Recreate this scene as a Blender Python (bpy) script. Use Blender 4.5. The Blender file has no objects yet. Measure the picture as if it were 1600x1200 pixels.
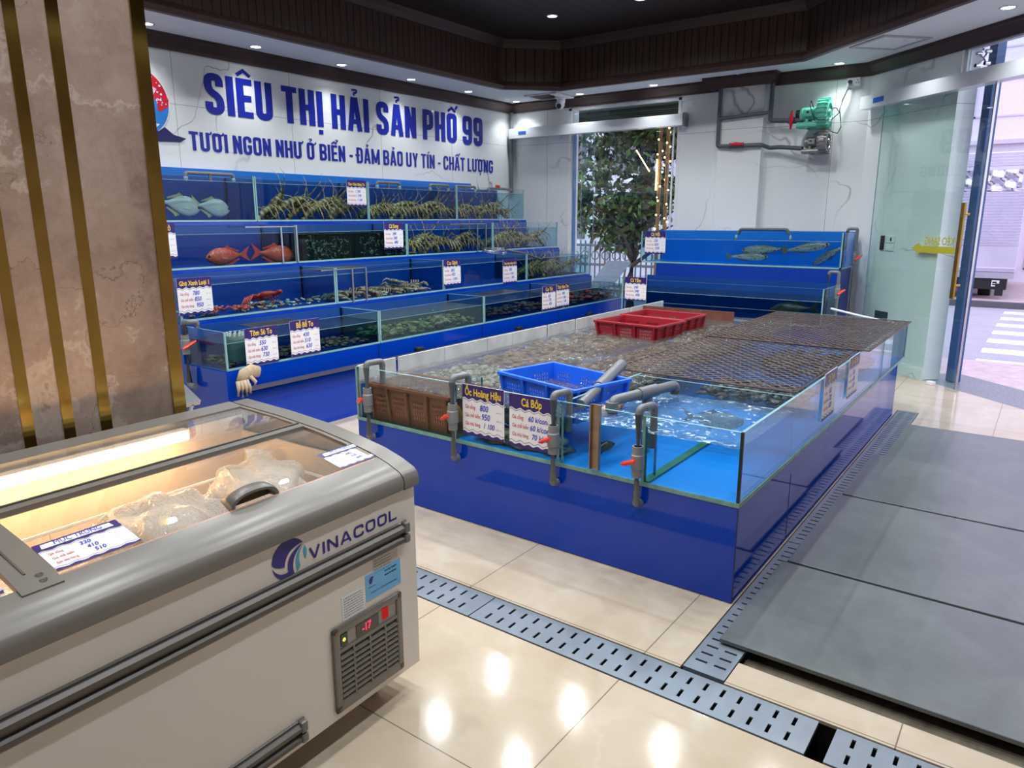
import bpy, bmesh, math, random
from mathutils import Vector, Matrix
R = random.Random(7)
PI = math.pi
scene = bpy.context.scene

# ------------------------------------------------------------------ camera, world, exposure
cam_data = bpy.data.cameras.new('camera')
cam_data.sensor_width = 36.0
cam_data.lens = 1131.68 * 36.0 / 1600.0
cam_data.clip_start = 0.02
cam = bpy.data.objects.new('camera', cam_data)
scene.collection.objects.link(cam)
CAM_YAW, CAM_PITCH, CAM_ROLL = 0.63695668, 0.22569664, -0.00252354
cam.matrix_world = (Matrix.Translation((0, 0, 1.6)) @ Matrix.Rotation(CAM_YAW, 4, 'Z')
                    @ Matrix.Rotation(PI / 2 - CAM_PITCH, 4, 'X') @ Matrix.Rotation(CAM_ROLL, 4, 'Z'))
scene.camera = cam
vs = scene.view_settings
vs.view_transform = 'Standard'
vs.look = 'None'
vs.gamma = 1.0
vs.use_curve_mapping = False
vs.exposure = 0.12
scene.cycles.max_bounces = 12
scene.cycles.transparent_max_bounces = 40
scene.cycles.diffuse_bounces = 4
scene.cycles.glossy_bounces = 5
scene.cycles.caustics_reflective = False
scene.cycles.caustics_refractive = False
scene.cycles.sample_clamp_indirect = 6.0

world = bpy.data.worlds.new('overcast_sky')
scene.world = world
world.use_nodes = True
wn = world.node_tree.nodes
wn['Background'].inputs[0].default_value = (0.80, 0.78, 0.98, 1)
wn['Background'].inputs[1].default_value = 2.4
LAMP_W = 54.0           # power of one downlight in the dark tray
SOFFIT_W = 26.0         # power of one downlight in the low soffit
LAMP_COL = (0.96, 0.985, 1.0)

# ------------------------------------------------------------------ materials
def lin(c):
    out = []
    for v in c:
        v = v / 255.0
        out.append(v / 12.92 if v <= 0.04045 else ((v + 0.055) / 1.055) ** 2.4)
    return (out[0], out[1], out[2], 1.0)

class NT:
    """small node-tree helper"""
    def __init__(s, name):
        s.m = bpy.data.materials.new(name)
        s.m.use_nodes = True
        s.t = s.m.node_tree
        s.t.nodes.clear()
        s.out = s.t.nodes.new('ShaderNodeOutputMaterial')
    def n(s, typ, inputs=None, **kw):
        nd = s.t.nodes.new(typ)
        for k, v in kw.items():
            setattr(nd, k, v)
        for k, v in (inputs or {}).items():
            sock = nd.inputs[k]
            if isinstance(v, bpy.types.NodeSocket):
                s.t.links.new(v, sock)
            else:
                sock.default_value = v
        return nd
    def math(s, op, a, b=None, c=None, clamp=False):
        nd = s.t.nodes.new('ShaderNodeMath')
        nd.operation = op
        nd.use_clamp = clamp
        for i, v in enumerate((a, b, c)):
            if v is None:
                continue
            if isinstance(v, bpy.types.NodeSocket):
                s.t.links.new(v, nd.inputs[i])
            else:
                nd.inputs[i].default_value = v
        return nd.outputs[0]
    def coord(s, scale=(1, 1, 1), loc=(0, 0, 0), kind='Object', rot=(0, 0, 0)):
        tc = s.t.nodes.new('ShaderNodeTexCoord')
        mp = s.n('ShaderNodeMapping', {'Vector': tc.outputs[kind], 'Scale': scale, 'Location': loc, 'Rotation': rot})
        return mp.outputs[0]
    def sep(s, v):
        return s.n('ShaderNodeSeparateXYZ', {0: v}).outputs
    def noise(s, v, scale, detail=4, rough=0.55, dist=0.0):
        return s.n('ShaderNodeTexNoise', {'Vector': v, 'Scale': scale, 'Detail': detail, 'Roughness': rough, 'Distortion': dist})
    def ramp(s, fac, stops, interp='LINEAR'):
        nd = s.n('ShaderNodeValToRGB', {'Fac': fac})
        cr = nd.color_ramp
        cr.interpolation = interp
        while len(cr.elements) < len(stops):
            cr.elements.new(0.5)
        for e, (p, c) in zip(cr.elements, stops):
            e.position = p
            e.color = c if len(c) == 4 else (*c, 1)
        return nd.outputs[0]
    def mix(s, fac, a, b):
        nd = s.t.nodes.new('ShaderNodeMix')
        nd.data_type = 'RGBA'
        for sock, v in ((nd.inputs[0], fac), (nd.inputs[6], a), (nd.inputs[7], b)):
            if isinstance(v, bpy.types.NodeSocket):
                s.t.links.new(v, sock)
            else:
                sock.default_value = v
        return nd.outputs[2]
    def bump(s, h, strength=0.2, dist=0.01):
        return s.n('ShaderNodeBump', {'Height': h, 'Strength': strength, 'Distance': dist}).outputs[0]
    def principled(s, **kw):
        names = {'col': 'Base Color', 'rough': 'Roughness', 'metal': 'Metallic', 'normal': 'Normal', 'coat': 'Coat Weight',
                 'spec': 'Specular IOR Level', 'emit': 'Emission Color', 'estr': 'Emission Strength', 'trans': 'Transmission Weight',
                 'alpha': 'Alpha', 'sss': 'Subsurface Weight'}
        nd = s.n('ShaderNodeBsdfPrincipled', {names[k]: v for k, v in kw.items()})
        s.t.links.new(nd.outputs[0], s.out.inputs[0])
        return s.m
    def surface(s, sock):
        s.t.links.new(sock, s.out.inputs[0])
        return s.m

_cache = {}
def plain(name, rgb, rough=0.5, metal=0.0, spec=0.5, grain=0.06, gscale=14.0, coat=0.0):
    """a painted / moulded surface with a little mottling"""
    if name in _cache:
        return _cache[name]
    k = NT(name)
    c = lin(rgb)
    nz = k.noise(k.coord(), gscale, 3)
    a = tuple(min(1, v * (1 - grain)) for v in c[:3]) + (1,)
    b = tuple(min(1, v * (1 + grain)) for v in c[:3]) + (1,)
    col = k.ramp(nz.outputs[0], [(0.3, a), (0.7, b)])
    _cache[name] = k.principled(col=col, rough=rough, metal=metal, spec=spec, coat=coat)
    return _cache[name]

def emitter(name, rgb, strength):
    k = NT(name)
    return k.surface(k.n('ShaderNodeEmission', {'Color': lin(rgb), 'Strength': strength}).outputs[0])

def clear(name, tint, base=0.03, power=4.0, top=0.85, rough=0.0, bump=None, gloss=(1, 1, 1, 1), haze=0.0, hazecol=(0.7, 0.85, 0.9, 1), foam=None):
    """thin clear sheet: tinted see-through plus mirror reflection that grows toward grazing angles"""
    k = NT(name)
    lw = k.n('ShaderNodeLayerWeight', {'Blend': 0.5})
    nrm = None
    if bump:
        sc, strength, dist, stretch = bump
        v = k.coord(scale=stretch)
        nz = k.noise(v, sc, 3, 0.5, 0.6)
        nz2 = k.noise(v, sc * 3.1, 2, 0.5, 0.4)
        h = k.math('ADD', nz.outputs[0], k.math('MULTIPLY', nz2.outputs[0], 0.4))
        nrm = k.bump(h, strength, dist)
        k.t.links.new(nrm, lw.inputs['Normal'])
    f = k.math('ADD', k.math('MULTIPLY', k.math('POWER', lw.outputs['Facing'], power), top), base, clamp=True)
    tr = k.n('ShaderNodeBsdfTransparent', {'Color': (*tint, 1)}).outputs[0]
    if haze:
        df = k.n('ShaderNodeBsdfDiffuse', {'Color': hazecol}).outputs[0]
        tr = k.n('ShaderNodeMixShader', {0: haze, 1: tr, 2: df}).outputs[0]
    gl = k.n('ShaderNodeBsdfGlossy', {'Color': gloss, 'Roughness': rough})
    if nrm:
        k.t.links.new(nrm, gl.inputs['Normal'])
    res = k.n('ShaderNodeMixShader', {0: f, 1: tr, 2: gl.outputs[0]}).outputs[0]
    if foam:
        v2 = k.coord()
        a = k.noise(v2, foam[0], 5, 0.7, 0.8)
        b = k.noise(v2, 3.0, 2, 0.5)
        w = k.math('SUBTRACT', k.math('ADD', a.outputs[0], k.math('MULTIPLY', b.outputs[0], 0.35)), foam[1])
        w = k.math('MULTIPLY', k.math('MULTIPLY', w, 9.0, clamp=True), 0.75)
        df = k.n('ShaderNodeBsdfDiffuse', {'Color': (0.72, 0.84, 0.92, 1)}).outputs[0]
        res = k.n('ShaderNodeMixShader', {0: w, 1: res, 2: df}).outputs[0]
    return k.surface(res)

def vein_marble(name, base, dark, vein, rough, plane, joints, vein_scale=1.3):
    """polished slab: broad clouding, sharp hairline veins, straight joints at given spacing in metres"""
    k = NT(name)
    v = k.coord()
    warp = k.noise(v, 0.9, 5, 0.5)
    wv = k.n('ShaderNodeVectorMath', {0: v, 1: k.n('ShaderNodeVectorMath', {0: warp.outputs['Color'], 1: (1.0, 1.0, 1.0)}, operation='MULTIPLY').outputs[0]}, operation='ADD').outputs[0]
    n1 = k.noise(wv, vein_scale * 0.62, 2, 0.45)
    d = k.math('ABSOLUTE', k.math('SUBTRACT', n1.outputs[0], 0.5))
    line = k.math('MULTIPLY', k.math('SUBTRACT', 1.0, k.math('MULTIPLY', d, 170.0), clamp=True), 0.85)
    mask = k.noise(v, 1.3, 2)
    line = k.math('MULTIPLY', line, k.math('MULTIPLY', k.math('SUBTRACT', mask.outputs[0], 0.42), 5.0, clamp=True))
    cloud = k.noise(v, 2.2, 5, 0.6)
    col = k.mix(cloud.outputs[0], base, dark)
    col = k.mix(line, col, vein)
    xyz = k.sep(v)
    j = None
    for ax, off, per in joints:
        fr = k.math('FRACT', k.math('DIVIDE', k.math('SUBTRACT', xyz[ax], off - 1000 * per), per))
        l = k.math('LESS_THAN', fr, 0.0045 / per)
        j = l if j is None else k.math('MAXIMUM', j, l)
    if j is not None:
        col = k.mix(k.math('MULTIPLY', j, 0.75), col, lin((95, 98, 100)))
    return k.principled(col=col, rough=rough, spec=0.5)

M = {}
M['wall'] = vein_marble('white_marble_slabs', lin((236, 240, 241)), lin((224, 229, 231)), lin((128, 130, 130)), 0.07, 0, [(2, 2.62, 40.0), (1, 3.825, 1.28)])
M['wall_b'] = vein_marble('white_marble_slabs_end_wall', lin((236, 240, 241)), lin((224, 229, 231)), lin((128, 130, 130)), 0.07, 0, [(2, 2.62, 40.0), (0, -3.46, 1.28)])
M['wall_p'] = vein_marble('white_marble_plain', lin((236, 240, 241)), lin((224, 229, 231)), lin((128, 130, 130)), 0.07, 0, [(2, 2.62, 40.0)])
M['wall_c'] = vein_marble('white_marble_slabs_entrance', lin((234, 238, 239)), lin((224, 228, 229)), lin((128, 130, 130)), 0.07, 0, [(2, 2.62, 40.0), (0, 0.66, 40.0)])

def brown_marble():
    k = NT('brown_marble')
    v = k.coord()
    warp = k.noise(v, 2.4, 6, 0.65)
    wv = k.n('ShaderNodeVectorMath', {0: v, 1: k.n('ShaderNodeVectorMath', {0: warp.outputs['Color'], 1: (0.7, 0.7, 0.7)}, operation='MULTIPLY').outputs[0]}, operation='ADD').outputs[0]
    cloud = k.noise(wv, 3.0, 8, 0.66)
    col = k.ramp(cloud.outputs[0], [(0.30, lin((118, 100, 92))), (0.48, lin((146, 128, 118))), (0.62, lin((162, 145, 134))), (0.8, lin((190, 176, 164)))])
    fine = k.noise(v, 38, 5, 0.7)
    col = k.mix(k.math('MULTIPLY', fine.outputs[0], 0.35), col, lin((126, 108, 98)))
    n1 = k.noise(wv, 1.5, 4, 0.5)
    d = k.math('ABSOLUTE', k.math('SUBTRACT', n1.outputs[0], 0.5))
    line = k.math('SUBTRACT', 1.0, k.math('MULTIPLY', d, 45.0), clamp=True)
    col = k.mix(k.math('MULTIPLY', line, 0.5), col, lin((190, 178, 166)))
    n2 = k.noise(wv, 1.9, 3, 0.5)
    d2 = k.math('ABSOLUTE', k.math('SUBTRACT', n2.outputs[0], 0.44))
    l2 = k.math('SUBTRACT', 1.0, k.math('MULTIPLY', d2, 170.0), clamp=True)
    col = k.mix(k.math('MULTIPLY', l2, 0.55), col, lin((66, 52, 46)))
    return k.principled(col=col, rough=0.06)
M['brown_marble'] = brown_marble()

def floor_mat():
    k = NT('beige_polished_tiles')
    v = k.coord()
    warp = k.noise(v, 1.5, 5, 0.6)
    wv = k.n('ShaderNodeVectorMath', {0: v, 1: warp.outputs['Color']}, operation='ADD').outputs[0]
    cl = k.noise(wv, 1.6, 6, 0.6)
    col = k.ramp(cl.outputs[0], [(0.3, lin((184, 167, 145))), (0.5, lin((194, 179, 158))), (0.7, lin((204, 191, 172)))])
    n1 = k.noise(wv, 1.1, 3)
    d = k.math('ABSOLUTE', k.math('SUBTRACT', n1.outputs[0], 0.5))
    line = k.math('SUBTRACT', 1.0, k.math('MULTIPLY', d, 30.0), clamp=True)
    col = k.mix(k.math('MULTIPLY', line, 0.25), col, lin((212, 202, 188)))
    xyz = k.sep(v)
    j = None
    for ax, off in ((0, -1.05), (1, 1.41)):
        fr = k.math('FRACT', k.math('DIVIDE', k.math('SUBTRACT', xyz[ax], off - 850.0), 0.85))
        l = k.math('LESS_THAN', fr, 0.005)
        j = l if j is None else k.math('MAXIMUM', j, l)
    col = k.mix(k.math('MULTIPLY', j, 0.8), col, lin((92, 84, 74)))
    rg = k.noise(v, 9, 3)
    rough = k.math('ADD', k.math('MULTIPLY', rg.outputs[0], 0.07), 0.075)
    bp = k.bump(k.noise(v, 60, 2).outputs[0], 0.04, 0.002)
    return k.principled(col=col, rough=rough, normal=bp, spec=0.45)
M['floor'] = floor_mat()

def planks(name, rgb, axis, pitch, rough=0.45):
    """dark wood cladding with narrow shadow gaps across one axis"""
    k = NT(name)
    v = k.coord()
    xyz = k.sep(v)
    st = {0: (1, 1, 14), 1: (1, 1, 14)}.get(axis, (14, 1, 1))
    gr = k.noise(k.coord(scale=(22, 22, 2.0)), 3.0, 5, 0.6)
    c = lin(rgb)
    col = k.ramp(gr.outputs[0], [(0.3, tuple(x * 0.72 for x in c[:3])), (0.7, tuple(min(1, x * 1.25) for x in c[:3]))])
    if axis is not None:
        fr = k.math('FRACT', k.math('DIVIDE', k.math('ADD', xyz[axis], 1000 * pitch), pitch))
        l = k.math('LESS_THAN', fr, 0.16)
        col = k.mix(k.math('MULTIPLY', l, 0.85), col, (0.004, 0.003, 0.003, 1))
    return k.principled(col=col, rough=rough, spec=0.35)
M['slats_y'] = planks('walnut_slats_along_side', (74, 56, 50), 1, 0.085)
M['slats_x'] = planks('walnut_slats_along_end', (74, 56, 50), 0, 0.085)
M['ceil_wood'] = planks('dark_plank_ceiling', (48, 38, 36), 0, 0.16)
M['walnut'] = planks('walnut_moulding', (62, 44, 40), None, 1)
M['soffit'] = plain('white_soffit_paint', (226, 230, 234), 0.85, grain=0.02)
M['white'] = plain('white_gloss_metal', (226, 231, 236), 0.22, grain=0.015)
M['white_m'] = plain('white_enamel', (222, 216, 210), 0.32, grain=0.02, gscale=5)
M['grey_plastic'] = plain('grey_plastic_trim', (116, 112, 106), 0.28, grain=0.03)
M['dark_plastic'] = plain('dark_grey_rubber_trim', (84, 79, 74), 0.35, grain=0.05)
M['pvc'] = plain('grey_pvc', (108, 112, 118), 0.35, grain=0.05)
M['pvc_dark'] = plain('dark_grey_pvc', (84, 90, 98), 0.35, grain=0.06)
M['red_valve'] = plain('red_valve_plastic', (226, 62, 40), 0.35)
M['crimson'] = plain('crimson_valve_plastic', (206, 24, 44), 0.35)
M['gold'] = plain('polished_brass_strip', (224, 192, 104), 0.10, metal=1.0, grain=0.12, gscale=6)
M['brass'] = plain('brushed_brass', (176, 138, 64), 0.28, metal=1.0, grain=0.1)
M['steel'] = plain('stainless_steel', (170, 172, 176), 0.28, metal=1.0, grain=0.06)
M['chrome'] = plain('chrome', (210, 212, 215), 0.08, metal=1.0, grain=0.02)
M['black'] = plain('black_rubber', (18, 18, 20), 0.5)
M['blue_panel'] = plain('glossy_blue_panel', (2, 58, 176), 0.06, spec=0.42, grain=0.04, gscale=2.5)
M['blue_back'] = plain('bright_blue_backing', (4, 112, 208), 0.3, grain=0.05, gscale=2)
M['blue_deep'] = plain('deep_blue_backing', (4, 64, 142), 0.35, grain=0.08, gscale=2)
M['blue_floor'] = plain('azure_tank_floor', (4, 140, 232), 0.35, grain=0.05, gscale=2)
M['paper'] = plain('white_card', (238, 236, 240), 0.4, grain=0.01)
M['purple'] = plain('indigo_print', (50, 30, 108), 0.4, grain=0.03)
M['yellow'] = plain('yellow_print', (240, 205, 60), 0.4, grain=0.03)
M['redink'] = plain('red_print', (196, 52, 62), 0.5, grain=0.03)
M['blueink'] = plain('blue_marker_ink', (28, 44, 186), 0.5, grain=0.03)
M['greyink'] = plain('grey_print', (96, 92, 104), 0.5, grain=0.03)
M['sign_blue'] = plain('blue_vinyl', (24, 40, 158), 0.3, grain=0.03, gscale=2)
M['logo_blue'] = plain('indigo_vinyl', (44, 34, 130), 0.3, grain=0.02)
M['logo_cyan'] = plain('cyan_vinyl', (62, 166, 196), 0.3, grain=0.02)
M['glass'] = clear('tank_glass', (0.93, 0.975, 0.965), base=0.006, top=0.55)
M['glass_door'] = clear('door_glass', (0.90, 0.965, 0.94), base=0.04, top=0.6)
M['lid_glass'] = clear('freezer_lid_glass', (0.97, 0.97, 0.96), base=0.035, top=0.7, haze=0.05, hazecol=(0.8, 0.78, 0.75, 1))
M['glass_edge'] = plain('green_glass_edge', (138, 182, 186), 0.15, grain=0.1, gscale=30)
M['glass_edge_dark'] = plain('teal_glass_edge', (70, 112, 122), 0.2, grain=0.2, gscale=30)
M['water'] = clear('tank_water', (0.60, 0.80, 0.90), base=0.02, top=0.6, bump=(16, 0.35, 0.02, (1, 1, 1)))
M['water_rough'] = clear('rippling_water', (0.70, 0.88, 0.96), base=0.05, top=0.75, rough=0.10, bump=(22, 1.0, 0.06, (1, 1, 1)), haze=0.16, hazecol=(0.20, 0.48, 0.80, 1), foam=(26, 0.73))  # haze paints in reflected walls and door; foam is froth plus painted sparkle
M['water_dark'] = clear('murky_water', (0.50, 0.66, 0.72), base=0.02, top=0.6, bump=(16, 0.4, 0.02, (1, 1, 1)), haze=0.06, hazecol=(0.12, 0.2, 0.22, 1))
M['water_cloudy'] = clear('cloudy_water', (0.62, 0.74, 0.70), base=0.02, top=0.6, bump=(18, 0.6, 0.02, (1, 1, 1)), haze=0.14, hazecol=(0.28, 0.36, 0.33, 1))
M['foam'] = plain('white_foam_line', (138, 172, 188), 0.4, grain=0.4, gscale=40)
M['water_isl'] = clear('island_water', (0.74, 0.76, 0.76), base=0.09, top=0.8, rough=0.12, bump=(24, 1.0, 0.06, (1, 1, 1)), haze=0.24, hazecol=(0.17, 0.145, 0.12, 1), foam=(46, 0.80))
M['blue_mid'] = plain('mid_blue_backing', (2, 56, 160), 0.3, grain=0.06, gscale=2)
def still(name, tint):
    k = NT(name)
    return k.surface(k.n('ShaderNodeBsdfTransparent', {'Color': (*tint, 1)}).outputs[0])
M['water_side'] = still('water_seen_through_glass', (0.72, 0.84, 0.92))
M['glass_dirty'] = clear('water_stained_glass', (0.90, 0.94, 0.95), base=0.02, top=0.6, haze=0.14, hazecol=(0.42, 0.46, 0.50, 1))
M['water_side_dark'] = still('murky_water_seen_through_glass', (0.50, 0.66, 0.72))
M['water_side_pale'] = still('pale_water_seen_through_glass', (0.84, 0.94, 0.97))
M['water_mesh'] = clear('water_under_mesh', (0.70, 0.82, 0.92), base=0.05, top=0.7, rough=0.12, bump=(24, 1.0, 0.05, (1, 1, 1)))
M['lamp_glow'] = emitter('downlight_glow', (255, 253, 250), 14.0)
M['plate'] = None
def plate_mat():
    k = NT('grey_steel_plate')
    v = k.coord()
    a = k.noise(v, 1.3, 6, 0.65)
    b = k.noise(v, 7, 6, 0.7)
    f = k.math('ADD', k.math('MULTIPLY', a.outputs[0], 0.7), k.math('MULTIPLY', b.outputs[0], 0.3))
    col = k.ramp(f, [(0.3, lin((84, 90, 92))), (0.5, lin((102, 108, 110))), (0.7, lin((120, 126, 127)))])
    return k.principled(col=col, rough=k.math('ADD', k.math('MULTIPLY', a.outputs[0], 0.25), 0.20), spec=0.5)
M['plate'] = plate_mat()
M['drain'] = plain('galvanised_drain_cover', (128, 138, 150), 0.40, metal=0.25, grain=0.10, gscale=5)
M['trench'] = plain('wet_dark_trench', (34, 28, 24), 0.25, grain=0.4, gscale=8)
M['wet_concrete'] = plain('wet_dark_concrete', (122, 114, 102), 0.16, grain=0.35, gscale=12)
M['rust'] = plain('rusty_brown_wire', (66, 47, 40), 0.5, grain=0.45, gscale=6)
M['granite'] = plain('grey_granite', (118, 122, 130), 0.35, grain=0.4, gscale=60)
M['asphalt'] = plain('pale_asphalt', (170, 168, 180), 0.8, grain=0.06, gscale=3)
M['paving'] = plain('pink_paving', (196, 178, 182), 0.8, grain=0.12, gscale=9)
M['paint'] = plain('road_paint', (226, 224, 232), 0.8, grain=0.05, gscale=7)
M['facade'] = plain('pale_lilac_render', (226, 218, 236), 0.8, grain=0.02)
M['facade2'] = plain('white_render', (226, 228, 238), 0.8, grain=0.03)

# ------------------------------------------------------------------ mesh building helpers
MW = {}                     # object name -> world matrix of every empty / part made here

def tag(o, label=None, cat=None, group=None, kind=None):
    if label: o['label'] = label
    if cat: o['category'] = cat
    if group: o['group'] = group
    if kind: o['kind'] = kind
    return o

def thing(name, label, cat, loc=(0, 0, 0), rotz=0.0, group=None, mat=None):
    o = bpy.data.objects.new(name, None)
    o.empty_display_size = 0.05
    scene.collection.objects.link(o)
    m = mat if mat is not None else Matrix.Translation(loc) @ Matrix.Rotation(rotz, 4, 'Z')
    o.matrix_world = m
    MW[o.name] = m.copy()
    return tag(o, label, cat, group)

class MB:
    def __init__(s):
        s.v = []
        s.f = []
        s.mi = []
    def add(s, verts, faces, mi=0):
        b = len(s.v)
        s.v += [Vector(p) for p in verts]
        for f in faces:
            s.f.append([b + i for i in f])
            s.mi.append(mi)
        return s
    def box(s, x0, x1, y0, y1, z0, z1, mi=0):
        v = [(x0, y0, z0), (x1, y0, z0), (x1, y1, z0), (x0, y1, z0), (x0, y0, z1), (x1, y0, z1), (x1, y1, z1), (x0, y1, z1)]
        return s.add(v, [(0, 3, 2, 1), (4, 5, 6, 7), (0, 1, 5, 4), (1, 2, 6, 5), (2, 3, 7, 6), (3, 0, 4, 7)], mi)
    def pane(s, x0, x1, y0, y1, z0, z1):
        """box whose two broad faces use slot 0 and whose thin edges use slot 1"""
        d = [x1 - x0, y1 - y0, z1 - z0]
        t = d.index(min(d))
        v = [(x0, y0, z0), (x1, y0, z0), (x1, y1, z0), (x0, y1, z0), (x0, y0, z1), (x1, y0, z1), (x1, y1, z1), (x0, y1, z1)]
        for f, ax in (((0, 3, 2, 1), 2), ((4, 5, 6, 7), 2), ((0, 1, 5, 4), 1), ((1, 2, 6, 5), 0), ((2, 3, 7, 6), 1), ((3, 0, 4, 7), 0)):
            s.add([v[i] for i in f], [(0, 1, 2, 3)], 0 if ax == t else 1)
        return s
    def waterbox(s, x0, x1, y0, y1, z0, z1):
        v = [(x0, y0, z0), (x1, y0, z0), (x1, y1, z0), (x0, y1, z0), (x0, y0, z1), (x1, y0, z1), (x1, y1, z1), (x0, y1, z1)]
        s.add(v, [(4, 5, 6, 7)], 0)
        s.add(v, [(0, 3, 2, 1), (0, 1, 5, 4), (1, 2, 6, 5), (2, 3, 7, 6), (3, 0, 4, 7)], 1)
        return s
    def rbox(s, x0, x1, y0, y1, z0, z1, r=0.01, mi=0, seg=2):
        bm = bmesh.new()
        bmesh.ops.create_cube(bm, size=1.0)
        for q in bm.verts:
            q.co = Vector(((x0 + x1) / 2 + q.co.x * (x1 - x0), (y0 + y1) / 2 + q.co.y * (y1 - y0), (z0 + z1) / 2 + q.co.z * (z1 - z0)))
        r = min(r, 0.49 * min(x1 - x0, y1 - y0, z1 - z0))
        bmesh.ops.bevel(bm, geom=bm.edges[:], offset=r, segments=seg, affect='EDGES', profile=0.5)
        bm.verts.index_update()
        s.add([q.co.copy() for q in bm.verts], [[q.index for q in f.verts] for f in bm.faces], mi)
        bm.free()
        return s
    def prism(s, poly, axis, a0, a1, mi=0, mi_side=None):
        """polygon (2D) extruded along axis; the 2D axes are the other two in order"""
        def put(p, a):
            q = [0, 0, 0]
            o = [i for i in range(3) if i != axis]
            q[o[0]], q[o[1]], q[axis] = p[0], p[1], a
            return q
        n = len(poly)
        v = [put(p, a0) for p in poly] + [put(p, a1) for p in poly]
        s.add(v, [list(range(n))[::-1], list(range(n, 2 * n))], mi)
        b = len(s.v) - 2 * n
        for i in range(n):
            j = (i + 1) % n
            s.f.append([b + i, b + j, b + n + j, b + n + i])
            s.mi.append(mi if mi_side is None else mi_side)
        return s
    def ring(s, c, t, up, rw, rh, n):
        t = t.normalized()
        sd = t.cross(up)
        if sd.length < 1e-5:
            sd = t.cross(Vector((1, 0, 0)))
            if sd.length < 1e-5:
                sd = t.cross(Vector((0, 1, 0)))
        sd.normalize()
        u = sd.cross(t).normalized()
        return [c + sd * (rw * math.cos(2 * PI * i / n)) + u * (rh * math.sin(2 * PI * i / n)) for i in range(n)]
    def loft(s, pts, rw, rh=None, n=10, up=(0, 0, 1), mi=0, cap=True):
        pts = [Vector(p) for p in pts]
        k = len(pts)
        if not hasattr(rw, '__len__'): rw = [rw] * k
        if rh is None: rh = rw
        if not hasattr(rh, '__len__'): rh = [rh] * k
        b = len(s.v)
        for i, p in enumerate(pts):
            t = (pts[min(i + 1, k - 1)] - pts[max(i - 1, 0)])
            if t.length < 1e-9: t = Vector((0, 0, 1))
            s.v += s.ring(p, t, Vector(up), rw[i], rh[i], n)
        for i in range(k - 1):
            for j in range(n):
                a, c = b + i * n + j, b + i * n + (j + 1) % n
                s.f.append([a, c, c + n, a + n])
                s.mi.append(mi)
        if cap:
            s.f.append([b + j for j in range(n)][::-1]); s.mi.append(mi)
            s.f.append([b + (k - 1) * n + j for j in range(n)]); s.mi.append(mi)
        return s
    def cyl(s, p0, p1, r, n=14, mi=0, r1=None):
        return s.loft([p0, p1], [r, r if r1 is None else r1], n=n, mi=mi)
    def pipe(s, path, r, bend=0.0, n=10, mi=0):
        """tube with rounded corners"""
        path = [Vector(p) for p in path]
        pts = [path[0]]
        for i in range(1, len(path) - 1):
            a, b, c = path[i - 1], path[i], path[i + 1]
            d = min(bend or r * 1.6, (a - b).length * 0.49, (c - b).length * 0.49)
            p, q = b + (a - b).normalized() * d, b + (c - b).normalized() * d
            for k in range(5):
                t = k / 4
                pts.append(p * (1 - t) ** 2 + b * 2 * t * (1 - t) + q * t * t)
        pts.append(path[-1])
        return s.loft(pts, r, n=n, mi=mi)
    def ball(s, c, rx, ry=None, rz=None, n=12, m=8, mi=0):
        ry = rx if ry is None else ry
        rz = rx if rz is None else rz
        b = len(s.v)
        cx, cy, cz = c
        for i in range(m + 1):
            th = PI * i / m
            for j in range(n):
                ph = 2 * PI * j / n
                s.v.append(Vector((cx + rx * math.sin(th) * math.cos(ph), cy + ry * math.sin(th) * math.sin(ph), cz + rz * math.cos(th))))
        for i in range(m):
            for j in range(n):
                a, c2 = b + i * n + j, b + i * n + (j + 1) % n
                s.f.append([a, a + n, c2 + n, c2]); s.mi.append(mi)
        return s
    def disc(s, c, r, n=24, axis=2, r0=0.0, a=0.0, mi=0):
        o = [i for i in range(3) if i != axis]
        def p(rr, t):
            q = list(c); q[o[0]] += rr * math.cos(t); q[o[1]] += rr * math.sin(t); return q
        ts = [2 * PI * i / n for i in range(n)]
        if r0 <= 0:
            return s.add([p(r, t) for t in ts], [list(range(n))], mi)
        return s.add([p(r, t) for t in ts] + [p(r0, t) for t in ts], [(i, (i + 1) % n, n + (i + 1) % n, n + i) for i in range(n)], mi)
    def lathe(s, prof, c=(0, 0, 0), n=20, mi=0, axis=2):
        b = len(s.v)
        for r, h in prof:
            for j in range(n):
                t = 2 * PI * j / n
                q = [r * math.cos(t), r * math.sin(t), h]
                if axis == 0: q = [h, q[0], q[1]]
                if axis == 1: q = [q[0], h, q[1]]
                s.v.append(Vector((q[0] + c[0], q[1] + c[1], q[2] + c[2])))
        for i in range(len(prof) - 1):
            for j in range(n):
                a, d = b + i * n + j, b + i * n + (j + 1) % n
                s.f.append([a, d, d + n, a + n]); s.mi.append(mi)
        return s
    def grid(s, fn, nu, nv, mi=0):
        b = len(s.v)
        for i in range(nu + 1):
            for j in range(nv + 1):
                s.v.append(Vector(fn(i / nu, j / nv)))
        for i in range(nu):
            for j in range(nv):
                a = b + i * (nv + 1) + j
                s.f.append([a, a + nv + 1, a + nv + 2, a + 1]); s.mi.append(mi)
        return s
    def xf(s, m, start=0):
        for i in range(start, len(s.v)):
            s.v[i] = m @ s.v[i]
        return s
    def text(s, body, size, mat4, xs=1.0, bold=0.0, align='LEFT', mi=0, shear=0.0):
        vs_, fs_ = text_geo(body, xs, bold, align, shear)
        b = len(s.v)
        for p in vs_:
            s.v.append(mat4 @ Vector((p[0] * size, p[1] * size, 0)))
        for f in fs_:
            s.f.append([b + i for i in f]); s.mi.append(mi)
        return s
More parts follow.
